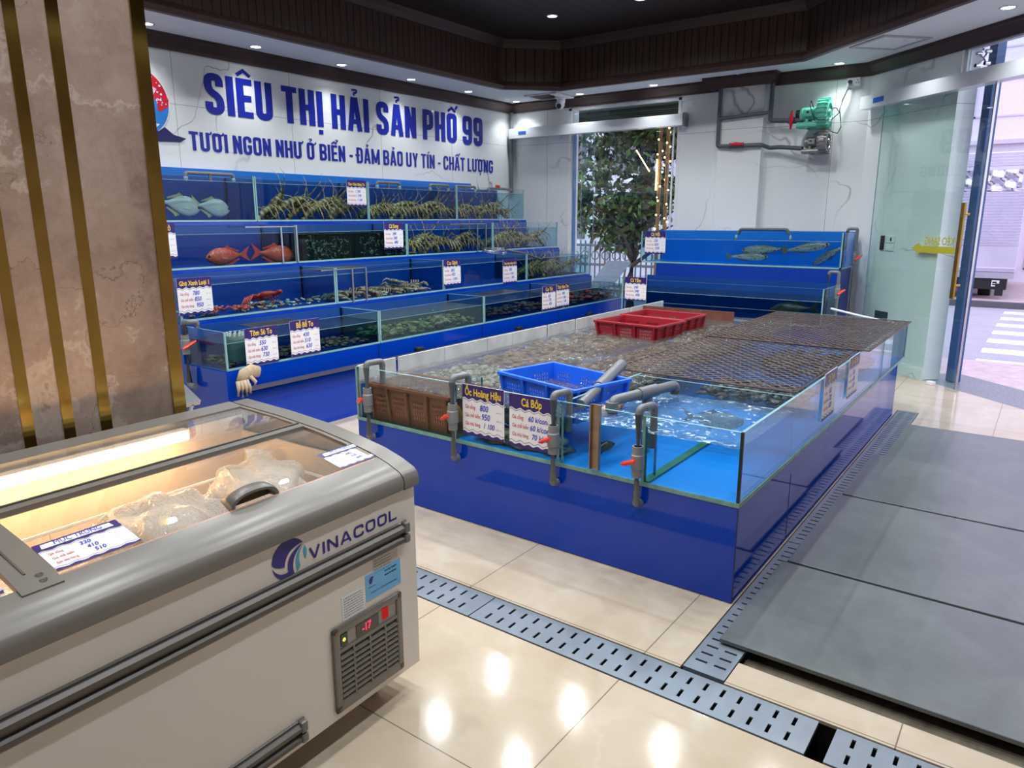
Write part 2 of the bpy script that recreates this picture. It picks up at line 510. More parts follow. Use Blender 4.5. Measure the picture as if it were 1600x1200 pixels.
    def build(s, name, mats, parent=None, world=True, smooth=False, label=None, loc=None):
        me = bpy.data.meshes.new(name)
        vv = s.v
        pm = MW[parent.name] if parent is not None else None
        if parent is not None and world:
            inv = pm.inverted()
            vv = [inv @ p for p in vv]
        elif parent is None and loc is not None:
            vv = [p - Vector(loc) for p in vv]
        me.from_pydata([tuple(p) for p in vv], [], s.f)
        if not isinstance(mats, (list, tuple)):
            mats = [mats]
        for m in mats:
            me.materials.append(m)
        if len(mats) > 1:
            me.polygons.foreach_set('material_index', s.mi)
        me.validate()
        bm = bmesh.new()
        bm.from_mesh(me)
        if not getattr(s, 'open', False):
            bmesh.ops.recalc_face_normals(bm, faces=bm.faces)
        bm.to_mesh(me)
        bm.free()
        if smooth:
            me.shade_smooth() if smooth is True else me.set_sharp_from_angle(angle=smooth)
            if smooth is not True:
                me.polygons.foreach_set('use_smooth', [True] * len(me.polygons))
        me.update()
        o = bpy.data.objects.new(name, me)
        scene.collection.objects.link(o)
        if parent is not None:
            o.parent = parent
            MW[o.name] = pm.copy()
        else:
            o.location = loc or (0, 0, 0)
            MW[o.name] = Matrix.Translation(loc or (0, 0, 0))
        if label:
            o['label'] = label
        return o

_tg = {}
def text_geo(body, xs, bold, align, shear=0.0):
    key = (body, xs, bold, align, shear)
    if key not in _tg:
        cu = bpy.data.curves.new('lettering_outline', 'FONT')
        cu.body = body
        cu.size = 1.0
        cu.align_x = align
        cu.offset = bold
        cu.shear = shear
        cu.resolution_u = 3
        cu.fill_mode = 'FRONT'
        o = bpy.data.objects.new('lettering_outline', cu)
        scene.collection.objects.link(o)
        dg = bpy.context.evaluated_depsgraph_get()
        me = bpy.data.meshes.new_from_object(o.evaluated_get(dg))
        _tg[key] = ([(v.co.x * xs, v.co.y) for v in me.vertices], [list(p.vertices) for p in me.polygons])
        bpy.data.objects.remove(o)
        bpy.data.curves.remove(cu)
        bpy.data.meshes.remove(me)
    return _tg[key]
def text_width(body, xs, bold):
    g = text_geo(body, xs, bold, 'LEFT')[0]
    return (min(p[0] for p in g), max(p[0] for p in g), min(p[1] for p in g), max(p[1] for p in g))

# ---- condensed block capitals drawn as thick strokes
def _round(path, r, n=6):
    P = [Vector((p[0], p[1])) for p in path]
    out = [P[0]]
    for i in range(1, len(P) - 1):
        a, b, c = P[i - 1], P[i], P[i + 1]
        d = min(r, (a - b).length * 0.5, (c - b).length * 0.5)
        p, q = b + (a - b).normalized() * d, b + (c - b).normalized() * d
        for k in range(n + 1):
            t = k / n
            w = p * (1 - t) ** 2 + b * 2 * t * (1 - t) + q * t * t
            if (w - out[-1]).length > 1e-4: out.append(w)
    if (P[-1] - out[-1]).length > 1e-4: out.append(P[-1])
    return out
def _strip(path, t, r):
    pts = _round(path, r) if r > 0 and len(path) > 2 else [Vector((p[0], p[1])) for p in path]
    n = len(pts)
    V, F = [], []
    for i in range(n):
        a, c = pts[max(i - 1, 0)], pts[min(i + 1, n - 1)]
        d = c - a
        d = d.normalized() if d.length > 1e-9 else Vector((1, 0))
        nr = Vector((-d.y, d.x))
        k = 1.0
        if 0 < i < n - 1:
            e = (pts[i] - a).normalized()
            k = 1.0 / max(0.35, nr.dot(Vector((-e.y, e.x))))
        V += [pts[i] + nr * t / 2 * k, pts[i] - nr * t / 2 * k]
    for i in range(n - 1):
        F.append([2 * i, 2 * i + 1, 2 * i + 3, 2 * i + 2])
    return V, F
_BASE = {'Ê': ('E', '^'), 'Ị': ('I', '.'), 'Ả': ('A', '?'), 'Ố': ('O', "^'"), 'Ư': ('U', ')'), 'Ơ': ('O', ')'), 'Ở': ('O', ')?'), 'Ể': ('E', '^?'),
         'Đ': ('D', '='), 'Í': ('I', "'"), 'Ấ': ('A', "^'"), 'Ợ': ('O', ').')}
def block_glyph(ch, W=0.46, t=0.185, r=0.15):
    marks = ''
    if ch in _BASE:
        ch, marks = _BASE[ch]
    h = t * 0.86
    L, Rr, B, U = t / 2, W - t / 2, h / 2, 1 - h / 2
    m = (L + Rr) / 2
    w = W
    S = []
    def s(path, th=t, rad=0): S.append((path, th, rad))
    if ch == 'I': s([(L, 0), (L, 1)]); w = t
    elif ch == 'E':
        s([(L, 0), (L, 1)]); w = W * 0.88
        for y in (B, 0.5, U): s([(0, y), (w if y != 0.5 else w * 0.92, y)], h)
    elif ch == 'L': s([(L, 0), (L, 1)]); s([(0, B), (W * 0.85, B)], h); w = W * 0.85
    elif ch == 'T': s([(0, U), (W * 0.95, U)], h); s([(W * 0.475, 0), (W * 0.475, 1)]); w = W * 0.95
    elif ch == 'H': s([(L, 0), (L, 1)]); s([(Rr, 0), (Rr, 1)]); s([(L, 0.5), (Rr, 0.5)], h)
    elif ch == 'N': s([(L, 0), (L, 1)]); s([(Rr, 0), (Rr, 1)]); s([(L, 0.98), (Rr, 0.02)], t * 0.95)
    elif ch == 'M': w = W * 1.35; s([(L, 0), (L, 1)]); s([(w - L, 0), (w - L, 1)]); s([(L, 0.97), (w / 2, 0.1)], t * 0.85); s([(w - L, 0.97), (w / 2, 0.1)], t * 0.85)
    elif ch == 'U': s([(L, 1), (L, B), (Rr, B), (Rr, 1)], t, r)
    elif ch == 'V': s([(L * 0.9, 1), (W / 2, 0.02)], t * 0.95); s([(W - L * 0.9, 1), (W / 2, 0.02)], t * 0.95)
    elif ch == 'Y': s([(L * 0.9, 1), (W / 2, 0.42)], t * 0.95); s([(W - L * 0.9, 1), (W / 2, 0.42)], t * 0.95); s([(W / 2, 0), (W / 2, 0.5)])
    elif ch == 'A': w = W * 1.06; s([(L * 0.85, 0), (w / 2 - t * 0.14, 1)], t * 0.92); s([(w - L * 0.85, 0), (w / 2 + t * 0.14, 1)], t * 0.92); s([(w * 0.25, 0.28), (w * 0.75, 0.28)], h * 0.9)
    elif ch == 'O': s([(m, U), (L, U), (L, B), (Rr, B), (Rr, U), (m, U)], t, r)
    elif ch == 'C': s([(Rr, 0.66), (Rr, U), (L, U), (L, B), (Rr, B), (Rr, 0.34)], t, r)
    elif ch == 'G': s([(Rr, 0.68), (Rr, U), (L, U), (L, B), (Rr, B), (Rr, 0.52)], t, r); s([(m, 0.46), (W, 0.46)], h)
    elif ch == 'S': s([(Rr, 0.70), (Rr, U), (L, U), (L, 0.58), (Rr, 0.42), (Rr, B), (L, B), (L, 0.30)], t, r)
    elif ch == 'D': s([(L, 0), (L, 1)]); s([(L, U), (Rr, U), (Rr, B), (L, B)], t * 0.95, r)
    elif ch == 'P': s([(L, 0), (L, 1)]); s([(L, U), (Rr, U), (Rr, 0.42), (L, 0.42)], t * 0.95, r)
    elif ch == 'B': s([(L, 0), (L, 1)]); s([(L, U), (Rr, U), (Rr, 0.52), (L, 0.52)], t * 0.9, r); s([(L, 0.5), (Rr, 0.5), (Rr, B), (L, B)], t * 0.95, r)
    elif ch == '9': s([(m, U), (L, U), (L, 0.44), (Rr, 0.44), (Rr, U), (m, U)], t, r); s([(Rr, 0.75), (Rr, B), (L, B), (L, 0.28)], t, r)
    elif ch == '-': s([(0.02, 0.42), (W * 0.55, 0.42)], h); w = W * 0.55
    c = w / 2
    y = 1.09
    for q in marks:
        if q == '^': s([(c - 0.17, y - 0.02), (c, y + 0.11), (c + 0.17, y - 0.02)], 0.085)
        elif q == "'": s([(c + 0.02 + (0.14 if '^' in marks else 0), y + (0.08 if '^' in marks else -0.02)), (c + 0.14 + (0.12 if '^' in marks else 0), y + (0.2 if '^' in marks else 0.1))], 0.085)
        elif q == '?':
            o, dx = (0.10, 0.16) if '^' in marks else (0.0, 0.0)
            s([(c - 0.08 + dx, y + 0.12 + o), (c + 0.09 + dx, y + 0.14 + o), (c + 0.09 + dx, y + 0.05 + o), (c + dx, y + 0.04 + o), (c + dx, y - 0.04 + o)], 0.06, 0.05)
        elif q == '.': s([(c - 0.065, -0.15), (c + 0.065, -0.15)], 0.13)
        elif q == ')': s([(w - 0.02, U - 0.02), (w + 0.10, U + 0.02), (w + 0.10, U + 0.13)], 0.085, 0.06)
        elif q == '=': s([(-0.09, 0.5), (m, 0.5)], h * 0.8)
    V, F = [], []
    for path, th, rad in S:
        v, f = _strip(path, th, rad)
        b = len(V)
        V += [Vector((p.x, p.y, 0.0003 * len(F) ** 0.5)) for p in v]
        F += [[b + i for i in ff] for ff in f]
    return V, F, w
def block_line(body, W=0.46, t=0.185, r=0.15, gap=0.07, space=0.20):
    out, x = [], 0.0
    for ch in body:
        if ch == ' ':
            x += space
            continue
        V, F, w = block_glyph(ch, W, t, r)
        out.append((ch, x, V, F))
        x += w + gap + (0.07 if ch in 'ƯƠỞỢ' else 0)
    return out, x - gap

def copy_thing(o, mat, label=None, group=None):
    c = o.copy()
    scene.collection.objects.link(c)
    c.matrix_world = mat
    MW[c.name] = mat.copy()
    if label: c['label'] = label
    if group: c['group'] = group
    for ch in o.children:
        d = ch.copy()
        scene.collection.objects.link(d)
        d.parent = c
        for g in ch.children:
            e = g.copy()
            scene.collection.objects.link(e)
            e.parent = d
    return c

def structure(o):
    o['kind'] = 'structure'
    return o

ORD = ['first', 'second', 'third', 'fourth', 'fifth', 'sixth', 'seventh', 'eighth', 'ninth', 'tenth', 'eleventh', 'twelfth', 'thirteenth', 'fourteenth', 'fifteenth', 'sixteenth', 'seventeenth', 'eighteenth']
def plane_x(x):             # text plane facing +x, reading along +y
    return Matrix(((0, 0, 1, x), (1, 0, 0, 0), (0, 1, 0, 0), (0, 0, 0, 1)))
def plane_ny(y):            # text plane facing -y, reading along +x
    return Matrix(((1, 0, 0, 0), (0, 0, -1, y), (0, 1, 0, 0), (0, 0, 0, 1)))
def T(x, y, z): return Matrix.Translation((x, y, z))

# ================================================================== ROOM SHELL
XL, YB = -6.66, 8.99
C0 = Vector((-1.83, 8.99, 0))
CD = Vector((0.7394, -0.6733, 0)).normalized()
CN = Vector((-CD.y, CD.x, 0))            # outward
CH = Matrix(((CD.x, CN.x, 0, C0.x), (CD.y, CN.y, 0, C0.y), (0, 0, 1, 0), (0, 0, 0, 1)))
def cham(x): return 8.99 - 0.9106 * (x + 1.83)

def flat(name, polys, z, m, kind='structure', th=0.0):
    b = MB()
    for p in polys:
        if th:
            b.prism(p, 2, z - th, z)
        else:
            b.add([(x, y, z) for x, y in p], [list(range(len(p)))])
    o = b.build(name, m)
    o['kind'] = kind
    return o

flat('floor', [
    [(-6.66, -2.2), (2.4, -2.2), (2.4, 2.05), (-6.66, 2.05)],
    [(-6.66, 2.05), (-2.75, 2.05), (-2.75, 2.25), (-6.66, 2.25)],
    [(-6.66, 2.25), (-0.905, 2.25), (-0.905, 8.148), (-1.83, 8.99), (-6.66, 8.99)],
    [(-0.74, 2.25), (2.4, 2.25), (2.4, 2.37), (1.02, 2.37), (-0.74, 2.40)],
    [(-0.905, 6.72), (-0.74, 6.72), (-0.74, 7.997), (-0.905, 8.148)],
    [(-0.74, 6.27), (1.157, 6.27), (-0.74, 7.997)],
    [(1.02, 2.37), (2.4, 2.37), (2.4, 5.138), (1.157, 6.27), (1.02, 6.27)],
], 0.0, M['floor'], th=0.012)

def trough(name, x0, x1, y0, y1, depth, m):
    b = MB()
    b.open = True
    v = [(x0, y0, -0.012), (x1, y0, -0.012), (x1, y1, -0.012), (x0, y1, -0.012), (x0, y0, -depth), (x1, y0, -depth), (x1, y1, -depth), (x0, y1, -depth)]
    b.add(v, [(4, 5, 6, 7), (0, 1, 5, 4), (1, 2, 6, 5), (2, 3, 7, 6), (3, 0, 4, 7)])
    return structure(b.build(name, m))
trough('floor_trench', -2.75, 2.4, 2.05, 2.25, 0.14, M['trench'])
trough('floor_trench', -0.905, -0.74, 2.25, 6.72, 0.14, M['trench'])
trough('floor_recess', -0.74, 1.02, 2.36, 6.15, 0.035, M['wet_concrete'])
trough('floor_trench', -0.74, 1.02, 6.15, 6.27, 0.12, M['trench'])

def wall(name, boxes, m, mat=None):
    b = MB()
    for q in boxes:
        b.box(*q)
    if mat is not None:
        b.xf(mat)
    return structure(b.build(name, m))
wall('wall_left', [(-6.86, XL, -2.4, 9.19, 0, 3.8)], M['wall'])
wall('wall_back', [(XL, -5.65, YB, 9.19, 0, 3.8), (-4.0, -1.83, YB, 9.19, 0, 3.8), (-5.65, -4.0, YB, 9.19, 3.06, 3.8)], M['wall_b'])
wall('wall_pilaster', [(-3.46, -2.93, 8.87, YB, 0, 3.2)], M['wall_p'])
wall('wall_entrance', [(0, 1.24, 0, 0.2, 0, 3.8), (3.6, 5.72, 0, 0.2, 0, 3.8), (1.24, 3.6, 0, 0.2, 3.10, 3.8)], M['wall_c'], CH)
wall('wall_right', [(2.4, 2.6, -2.4, 5.14, 0, 3.8)], M['brown_marble'])  # unseen wall; dark marble chosen to cut reflections in the tank glass
wall('wall_front', [(-6.86, 2.6, -2.4, -2.2, 0, 3.8)], M['brown_marble'])  # unseen behind the camera, darkened likewise to dim the glass reflections

TRAY = [(-5.82, -1.5), (-5.82, 7.65), (-5.28, 8.19), (-2.317, 8.19), (1.6, 4.62), (1.6, -1.5)]
flat('ceiling_soffit', [
    [(-6.66, -2.2), (-5.82, -1.5), (-5.82, 7.65), (-5.28, 8.19), (-6.66, 8.99)],
    [(-6.66, 8.99), (-5.28, 8.19), (-2.317, 8.19), (-1.83, 8.99)],
    [(-1.83, 8.99), (-2.317, 8.19), (1.6, 4.62), (2.4, 5.138)],
    [(2.4, 5.138), (1.6, 4.62), (1.6, -1.5), (2.4, -2.2)],
    [(2.4, -2.2), (1.6, -1.5), (-5.82, -1.5), (-6.66, -2.2)]], 3.2, M['soffit'])
ROOF = flat('ceiling', [TRAY], 3.72, M['ceil_wood'])
flat('roof_slab', [[(-6.86, -2.4), (2.6, -2.4), (2.6, 5.0), (-1.7, 9.19), (-6.86, 9.19)]], 3.82, M['soffit'])

def sweep(name, path, prof, m, closed=False):
    """profile of (offset to the left of travel, z) swept along a floor-plan path with mitred corners"""
    P = [Vector((p[0], p[1])) for p in path]
    n = len(P)
    b = MB()
    for i in range(n):
        a = P[i - 1] if (closed or i > 0) else None
        c = P[(i + 1) % n] if (closed or i < n - 1) else None
        d0 = (P[i] - a).normalized() if a is not None else None
        d1 = (c - P[i]).normalized() if c is not None else None
        if d0 is None: d0 = d1
        if d1 is None: d1 = d0
        n0, n1 = Vector((-d0.y, d0.x)), Vector((-d1.y, d1.x))
        mt = (n0 + n1).normalized()
        mt = mt / max(0.3, mt.dot(n0))
        for o, z in prof:
            q = P[i] + mt * o
            b.v.append(Vector((q.x, q.y, z)))
    k = len(prof)
    for i in range(n if closed else n - 1):
        i2 = (i + 1) % n
        for j in range(k):
            j2 = (j + 1) % k
            b.f.append([i * k + j, i2 * k + j, i2 * k + j2, i * k + j2]); b.mi.append(0)
    if not closed:
        b.f.append(list(range(k))); b.f.append([(n - 1) * k + j for j in range(k)][::-1]); b.mi += [0, 0]
    return structure(b.build(name, m))

for i in range(6):
    a, c = TRAY[i], TRAY[(i + 1) % 6]
    along_y = abs(a[0] - c[0]) < 0.01
    b = MB()
    b.open = True
    b.add([(a[0], a[1], 3.2), (c[0], c[1], 3.2), (c[0], c[1], 3.72), (a[0], a[1], 3.72)], [(0, 1, 2, 3)])
    structure(b.build('ceiling_fascia', M['slats_y'] if along_y else M['slats_x']))
crown = [(0, 3.075), (-0.025, 3.075), (-0.035, 3.10), (-0.085, 3.165), (-0.10, 3.17), (-0.10, 3.2), (0, 3.2)]
cpath = [(XL, -2.2), (XL, YB), (-3.53, YB), (-3.53, 8.80), (-2.86, 8.80), (-2.86, YB), (-1.83, YB), (2.4, 5.138)]
sweep('trim_1', cpath, crown, M['walnut'])
low = [(0.0, 3.15), (-0.055, 3.15), (-0.075, 3.19), (-0.05, 3.235), (0.0, 3.25)]
sweep('trim_2', TRAY, low, M['walnut'], True)
sweep('trim_3', TRAY, [(0, 3.63), (-0.03, 3.63), (-0.06, 3.68), (-0.10, 3.72), (0, 3.72)], M['walnut'], True)
base = MB()
base.box(0.0, 1.235, -0.012, 0, 0.0, 0.10)
base.box(0.0, 1.235, -0.008, 0, 0.10, 0.115)
base.xf(CH)
structure(base.build('baseboard_entrance', M['wall_p']))

# ---- recessed downlights
def downlight(x, y, z, label, group, w=None):
    t = thing('downlight', label, 'ceiling light', (x, y, z), 0, group)
    b = MB()
    b.lathe([(0.047, -0.001), (0.050, -0.007), (0.062, -0.006), (0.064, 0.0)], n=24)
    b.build('trim_ring', M['white'], t, world=False, smooth=True)
    g = MB()
    g.disc((0, 0, -0.003), 0.049)
    g.open = True
    g.build('glowing_lens', M['lamp_glow'], t, world=False)
    ld = bpy.data.lights.new('downlight_lamp', 'SPOT')
    ld.energy = (LAMP_W if z > 3.5 else SOFFIT_W) if w is None else w
    ld.color = LAMP_COL
    ld.spot_size = math.radians(150 if z > 3.5 else 112)
    ld.spot_blend = 0.7 if z > 3.5 else 1.0
    ld.shadow_soft_size = 0.04
    lo = bpy.data.objects.new('downlight_lamp', ld)
    scene.collection.objects.link(lo)
    lo.parent = t
    lo.location = (0, 0, -0.02)
    return t
ys = [8.77 - 1.055 * k for k in range(6, -1, -1)]
for k, y in enumerate(ys):
    downlight(-6.40, y, 3.2, 'round recessed downlight in white soffit over lettered wall, %s from the pillar' % ORD[k], 'downlights over the lettered wall')
for k, x in enumerate((-5.35, -4.28, -3.20, -2.12)):
    downlight(x, 8.76, 3.2, 'round recessed downlight in white soffit along back wall, %s from the left' % ORD[k], 'downlights along the back wall')
for k, (x, y) in enumerate(((-1.335, 8.01), (-0.55, 7.30), (0.24, 6.58))):
    downlight(x, y, 3.2, 'round recessed downlight in white soffit above glass entrance, %s from the back wall' % ORD[k], 'downlights above the entrance')
for i, x in enumerate((-4.70, -3.65, -2.55, -1.5, -0.4)):
    for j, y in enumerate((7.1, 6.05, 5.0, 3.9, 2.8, 1.7, 0.6)):
        if y > 8.3 - 0.9106 * (x + 2.45) - 0.5:
            continue
        downlight(x, y, 3.72, 'round downlight in dark plank ceiling, %s row from lettered wall, %s from the back' % (ORD[i], ORD[j]), 'downlights in the dark ceiling')

# ---- back sliding door (opening in the end wall)
d1 = thing('door_1', None, None, (-4.83, 9.0, 0))
d1['kind'] = 'structure'
b = MB()
for q in ((-5.65, -5.61, 8.985, 9.05, 2.85, 3.06), (-4.04, -4.0, 8.985, 9.05, 0, 3.06), (-5.65, -4.0, 8.985, 9.05, 3.03, 3.06), (-5.65, -5.62, 9.05, 9.19, 0, 3.06), (-5.65, -4.0, 9.0, 9.05, 2.83, 2.86)):
    b.box(*q)
b.build('door_frame', M['white'], d1)
MB().box(-6.60, -3.925, 8.86, 8.985, 2.715, 2.85).build('track_cover', M['white'], d1)
MB().box(-3.925, -3.90, 8.865, 8.985, 2.70, 2.86).build('end_cap', M['steel'], d1)
MB().box(-6.43, -6.30, 8.857, 8.86, 2.765, 2.805).build('maker_label', plain('blue_label', (40, 96, 206), 0.4), d1)
MB().pane(-5.60, -5.26, 9.02, 9.03, 0.02, 2.83).build('fixed_pane', [M['glass_door'], M['glass_edge']], d1)
MB().pane(-5.42, -4.07, 8.95, 8.962, 0.02, 2.72).build('sliding_pane', [M['glass_door'], M['glass_edge']], d1)
MB().box(-4.082, -4.066, 8.945, 8.967, 0.02, 2.72).build('edge_strip', M['white'], d1)
MB().pane(-5.61, -4.04, 9.02, 9.03, 2.86, 3.03).build('transom_pane', [M['glass_door'], M['glass_edge']], d1)
MB().box(-5.625, -5.607, 9.05, 9.12, 0, 2.83).build('blue_seal', plain('blue_film', (74, 116, 176), 0.4), d1)

# ---- entrance: sliding glass leaf, track cover, transom (built in wall coordinates)
def chb(name, mb, m, parent, smooth=False, label=None):
    mb.xf(CH)
    return mb.build(name, m, parent, smooth=smooth, label=label)
d2 = thing('door_2', None, None, tuple(CH @ Vector((1.7, 0, 0))))
d2['kind'] = 'structure'
chb('track_cover', MB().box(0.03, 4.2, -0.135, -0.002, 2.72, 2.85), M['white'], d2)
chb('maker_label', MB().box(0.24, 0.40, -0.138, -0.135, 2.76, 2.81), plain('blue_label', (40, 96, 206), 0.4), d2)
chb('sliding_leaf', MB().pane(0.335, 1.735, -0.072, -0.060, 0.02, 2.73), [M['glass_door'], M['glass_edge']], d2)
chb('leaf_edge_strip', MB().box(1.735, 1.75, -0.078, -0.054, 0.02, 2.73), M['steel'], d2)
chb('transom_pane', MB().pane(1.27, 3.57, 0.05, 0.06, 2.85, 3.07), [M['glass_door'], M['glass_edge']], d2)
f = MB()
for q in ((1.24, 1.27, 0.03, 0.08, 2.85, 3.10), (1.24, 3.6, 0.03, 0.08, 3.07, 3.10), (3.57, 3.6, 0.03, 0.08, 0, 3.10)):
    f.box(*q)
chb('door_frame', f, M['white'], d2)
f = MB()
for dx, dz in ((-0.05, 0.05), (0.05, 0.05), (-0.05, -0.05), (0.05, -0.05)):
    f.cyl((1.45, 0.03, 2.965), (1.45 + dx, 0.02, 2.965 + dz), 0.008, n=8)
    f.cyl((1.45 + dx, 0.0, 2.965 + dz), (1.45 + dx, 0.05, 2.965 + dz), 0.016, n=12)
chb('spider_fitting', f, M['chrome'], d2, smooth=0.6)
h = MB()
h.box(1.60, 1.64, -0.135, -0.115, 0.86, 1.72)
hd = chb('pull_handle', h, plain('brass_flat_bar', (168, 132, 62), 0.35, metal=0.9, grain=0.15), d2)
s_ = MB()
for z in (0.98, 1.62):
    s_.cyl((1.62, -0.12, z), (1.62, -0.06, z), 0.011, n=10)
chb('standoff', s_, M['brass'], hd, smooth=0.6)
MB().add([CH @ Vector(p) for p in ((0.42, -0.058, 0.0),)], [])
foot = chb('floor_guide', MB().rbox(1.40, 1.47, -0.09, -0.04, 0.0, 0.035, 0.005), M['paper'], d2)
# arrow and writing on the far face of the leaf, read from outside (mirrored from here)
ar = MB()
y = -0.0585
ar.add([(1.51, y, 1.258), (1.51, y, 1.322), (1.07, y, 1.322), (1.05, y, 1.352), (0.955, y, 1.298), (1.06, y, 1.24), (1.07, y, 1.258)], [(0, 1, 2, 3, 4, 5, 6)])
ar.open = True
chb('arrow_decal', ar, M['yellow'], d2)
tx = MB()
tx.text('KÉO SANG', 0.098, Matrix(((-1, 0, 0, 1.49), (0, 0, 1, y), (0, 1, 0, 1.338), (0, 0, 0, 1))), xs=0.78, bold=0.02)
tx.open = True
chb('lettering', tx, M['yellow'], d2)
gp = MB().box(1.31, 1.40, 0.21, 0.30, 0.0, 3.3)
gp.xf(CH)
o = gp.build('shutter_guide_post', plain('dark_blue_steel', (36, 72, 124), 0.35, grain=0.1), None, loc=tuple(CH @ Vector((1.35, 0.3, 0))))
tag(o, 'dark blue steel guide post standing outside beside the glass entrance leaf', 'post')
# switches on entrance wall
sw = thing('light_switch', 'pair of white rocker switch plates on marble beside glass leaf', 'switch', tuple(CH @ Vector((0.56, 0, 1.33))))
chb('switch_plate', MB().rbox(0.505, 0.635, -0.012, 0, 1.33, 1.405, 0.004), M['white'], sw)
chb('switch_plate', MB().rbox(0.50, 0.63, -0.012, 0, 1.25, 1.325, 0.004), M['white'], sw)
chb('rocker', MB().box(0.575, 0.595, -0.016, -0.012, 1.352, 1.385), M['black'], sw)
chb('rocker', MB().box(0.53, 0.60, -0.015, -0.012, 1.265, 1.31), M['paper'], sw)
cr = thing('access_reader', 'small black access reader with red display on entrance wall', 'card reader', tuple(CH @ Vector((0.45, 0, 1.33))))
chb('housing', MB().rbox(0.425, 0.478, -0.016, 0, 1.255, 1.405, 0.005), M['black'], cr)
rd = MB()
for z in (1.30, 1.335, 1.37):
    rd.box(0.438, 0.462, -0.018, -0.016, z, z + 0.012)
chb('red_digits', rd, plain('reader_red', (150, 60, 46), 0.4), cr)
fb = thing('floor_box_cover', 'dark stone cover plate low on the entrance wall behind glass', 'cover plate', tuple(CH @ Vector((0.55, 0, 0.55))))
chb('cover', MB().box(0.455, 0.65, -0.008, 0, 0.50, 0.61), plain('dark_stone', (70, 76, 72), 0.3, grain=0.5, gscale=40), fb)

# ---- outside the entrance: paving, road, kerb, facade, truck
flat('paving_near', [[(-14, 9.2), (-1.75, 9.2), (2.65, 5.05), (2.65, -3), (14, -3), (14, 9.85), (-14, 9.85)]], -0.03, M['paving'], th=0.1)
gs = MB().box(1.0, 3.9, 0.0, 0.62, -0.06, -0.004)
gs.xf(CH)
structure(gs.build('ground_threshold', M['granite']))
flat('ground_road', [[(-30, 9.85), (30, 9.85), (30, 16.9), (-30, 16.9)]], -0.13, M['asphalt'])
flat('ground_far_paving', [[(-30, 16.95), (30, 16.95), (30, 30), (-30, 30)]], -0.02, M['paving'])
wall('ground_kerb', [(-30, 30, 16.82, 16.98, -0.2, -0.015)], plain('dark_kerb', (92, 90, 98), 0.8))
for k, y0 in enumerate((10.15, 11.1, 12.05, 13.0, 13.95, 14.9, 15.85)):
    o = MB().box(-0.62, 3.2, y0, y0 + 0.42, -0.13, -0.124).build('crosswalk_stripe', M['paint'], None, loc=(1.3, y0 + 0.2, -0.13))
    tag(o, 'white crosswalk stripe on the grey road, %s from the entrance' % ORD[k], 'road marking', 'crosswalk stripes')

tk = thing('box_truck', 'white box truck with corrugated silver body parked across the road', 'truck', (-1.35, 18.2, -0.02))
silver = plain('corrugated_silver', (214, 208, 226), 0.25, metal=0.6, grain=0.06, gscale=2)
b = MB()
x0, x1, y0 = -2.35, -0.60, 17.4
prof = []
z = 0.52
while z < 2.78:
    flatpart = (0.62 < z < 0.98) or (2.10 < z < 2.48)
    if flatpart:
        prof += [(y0, z), (y0, z + 0.08)]
        z += 0.08
    else:
        prof += [(y0, z), (y0 - 0.018, z + 0.012), (y0 - 0.018, z + 0.028), (y0, z + 0.04)]
        z += 0.056
prof += [(y0, 2.8), (21.5, 2.8), (21.5, 0.52)]
b.prism(prof, 0, x0, x1)
b.build('cargo_box', silver, tk)
fl = MB()
fl.grid(lambda u, v: (x0 + 0.06 + u * 1.6, y0 - 0.012 + 0.016 * math.sin(u * 23) * math.sin(v * 9 + u * 11), 2.08 + v * 0.40), 36, 12)
fl.open = True
fl.build('crumpled_foil_panel', plain('foil', (206, 200, 220), 0.12, metal=1.0), tk, smooth=True)
MB().box(x0, x1, y0 - 0.05, y0 + 0.05, 0.40, 0.52).build('tail_sill', plain('silver_sill', (176, 172, 184), 0.4, metal=0.5), tk)
MB().box(x0 + 0.1, x1 - 0.1, y0, y0 + 0.3, 0.18, 0.42).build('chassis', M['black'], tk)
for x in (x0 + 0.25, x1 - 0.5, ):
    MB().cyl((x - 0.11, 18.3, 0.32), (x + 0.11, 18.3, 0.32), 0.34, n=24).build('wheel', M['black'], tk, smooth=0.6)
lp = MB().box(-0.95, -0.82, y0 - 0.02, y0, 0.24, 0.36).build('licence_plate', M['paper'], tk)
MB().box(-0.935, -0.835, y0 - 0.024, y0 - 0.02, 0.265, 0.29).box(-0.935, -0.86, y0 - 0.024, y0 - 0.02, 0.305, 0.335).build('plate_characters', M['black'], lp)
MB().box(x1 - 0.28, x1 - 0.14, y0 - 0.03, y0 + 0.05, 0.06, 0.30).build('mud_flap', M['black'], tk)

bl = thing('building', 'pale lilac building front with moulded panels across the road behind truck', 'building', (0, 22.5, 0))
MB().box(-14, 12, 22.4, 23.2, -0.02, 12).build('facade_wall', M['facade'], bl)
pm = MB()
for z0, z1 in ((0.3, 1.6), (1.9, 3.0), (3.35, 3.45), (4.0, 4.9), (5.1, 5.2), (5.6, 7.0)):
    if z1 - z0 < 0.2:
        pm.box(-14, 12, 22.25, 22.4, z0, z1)
        continue
    for k in range(16):
        xx = -12.6 + k * 1.5
        for q in ((xx, xx + 1.2, z0, z0 + 0.04), (xx, xx + 1.2, z1 - 0.04, z1), (xx, xx + 0.04, z0, z1), (xx + 1.16, xx + 1.2, z0, z1)):
            pm.box(q[0], q[1], 22.37, 22.4, q[2], q[3])
pm.build('moulding', plain('lilac_moulding', (206, 196, 214), 0.8), bl)

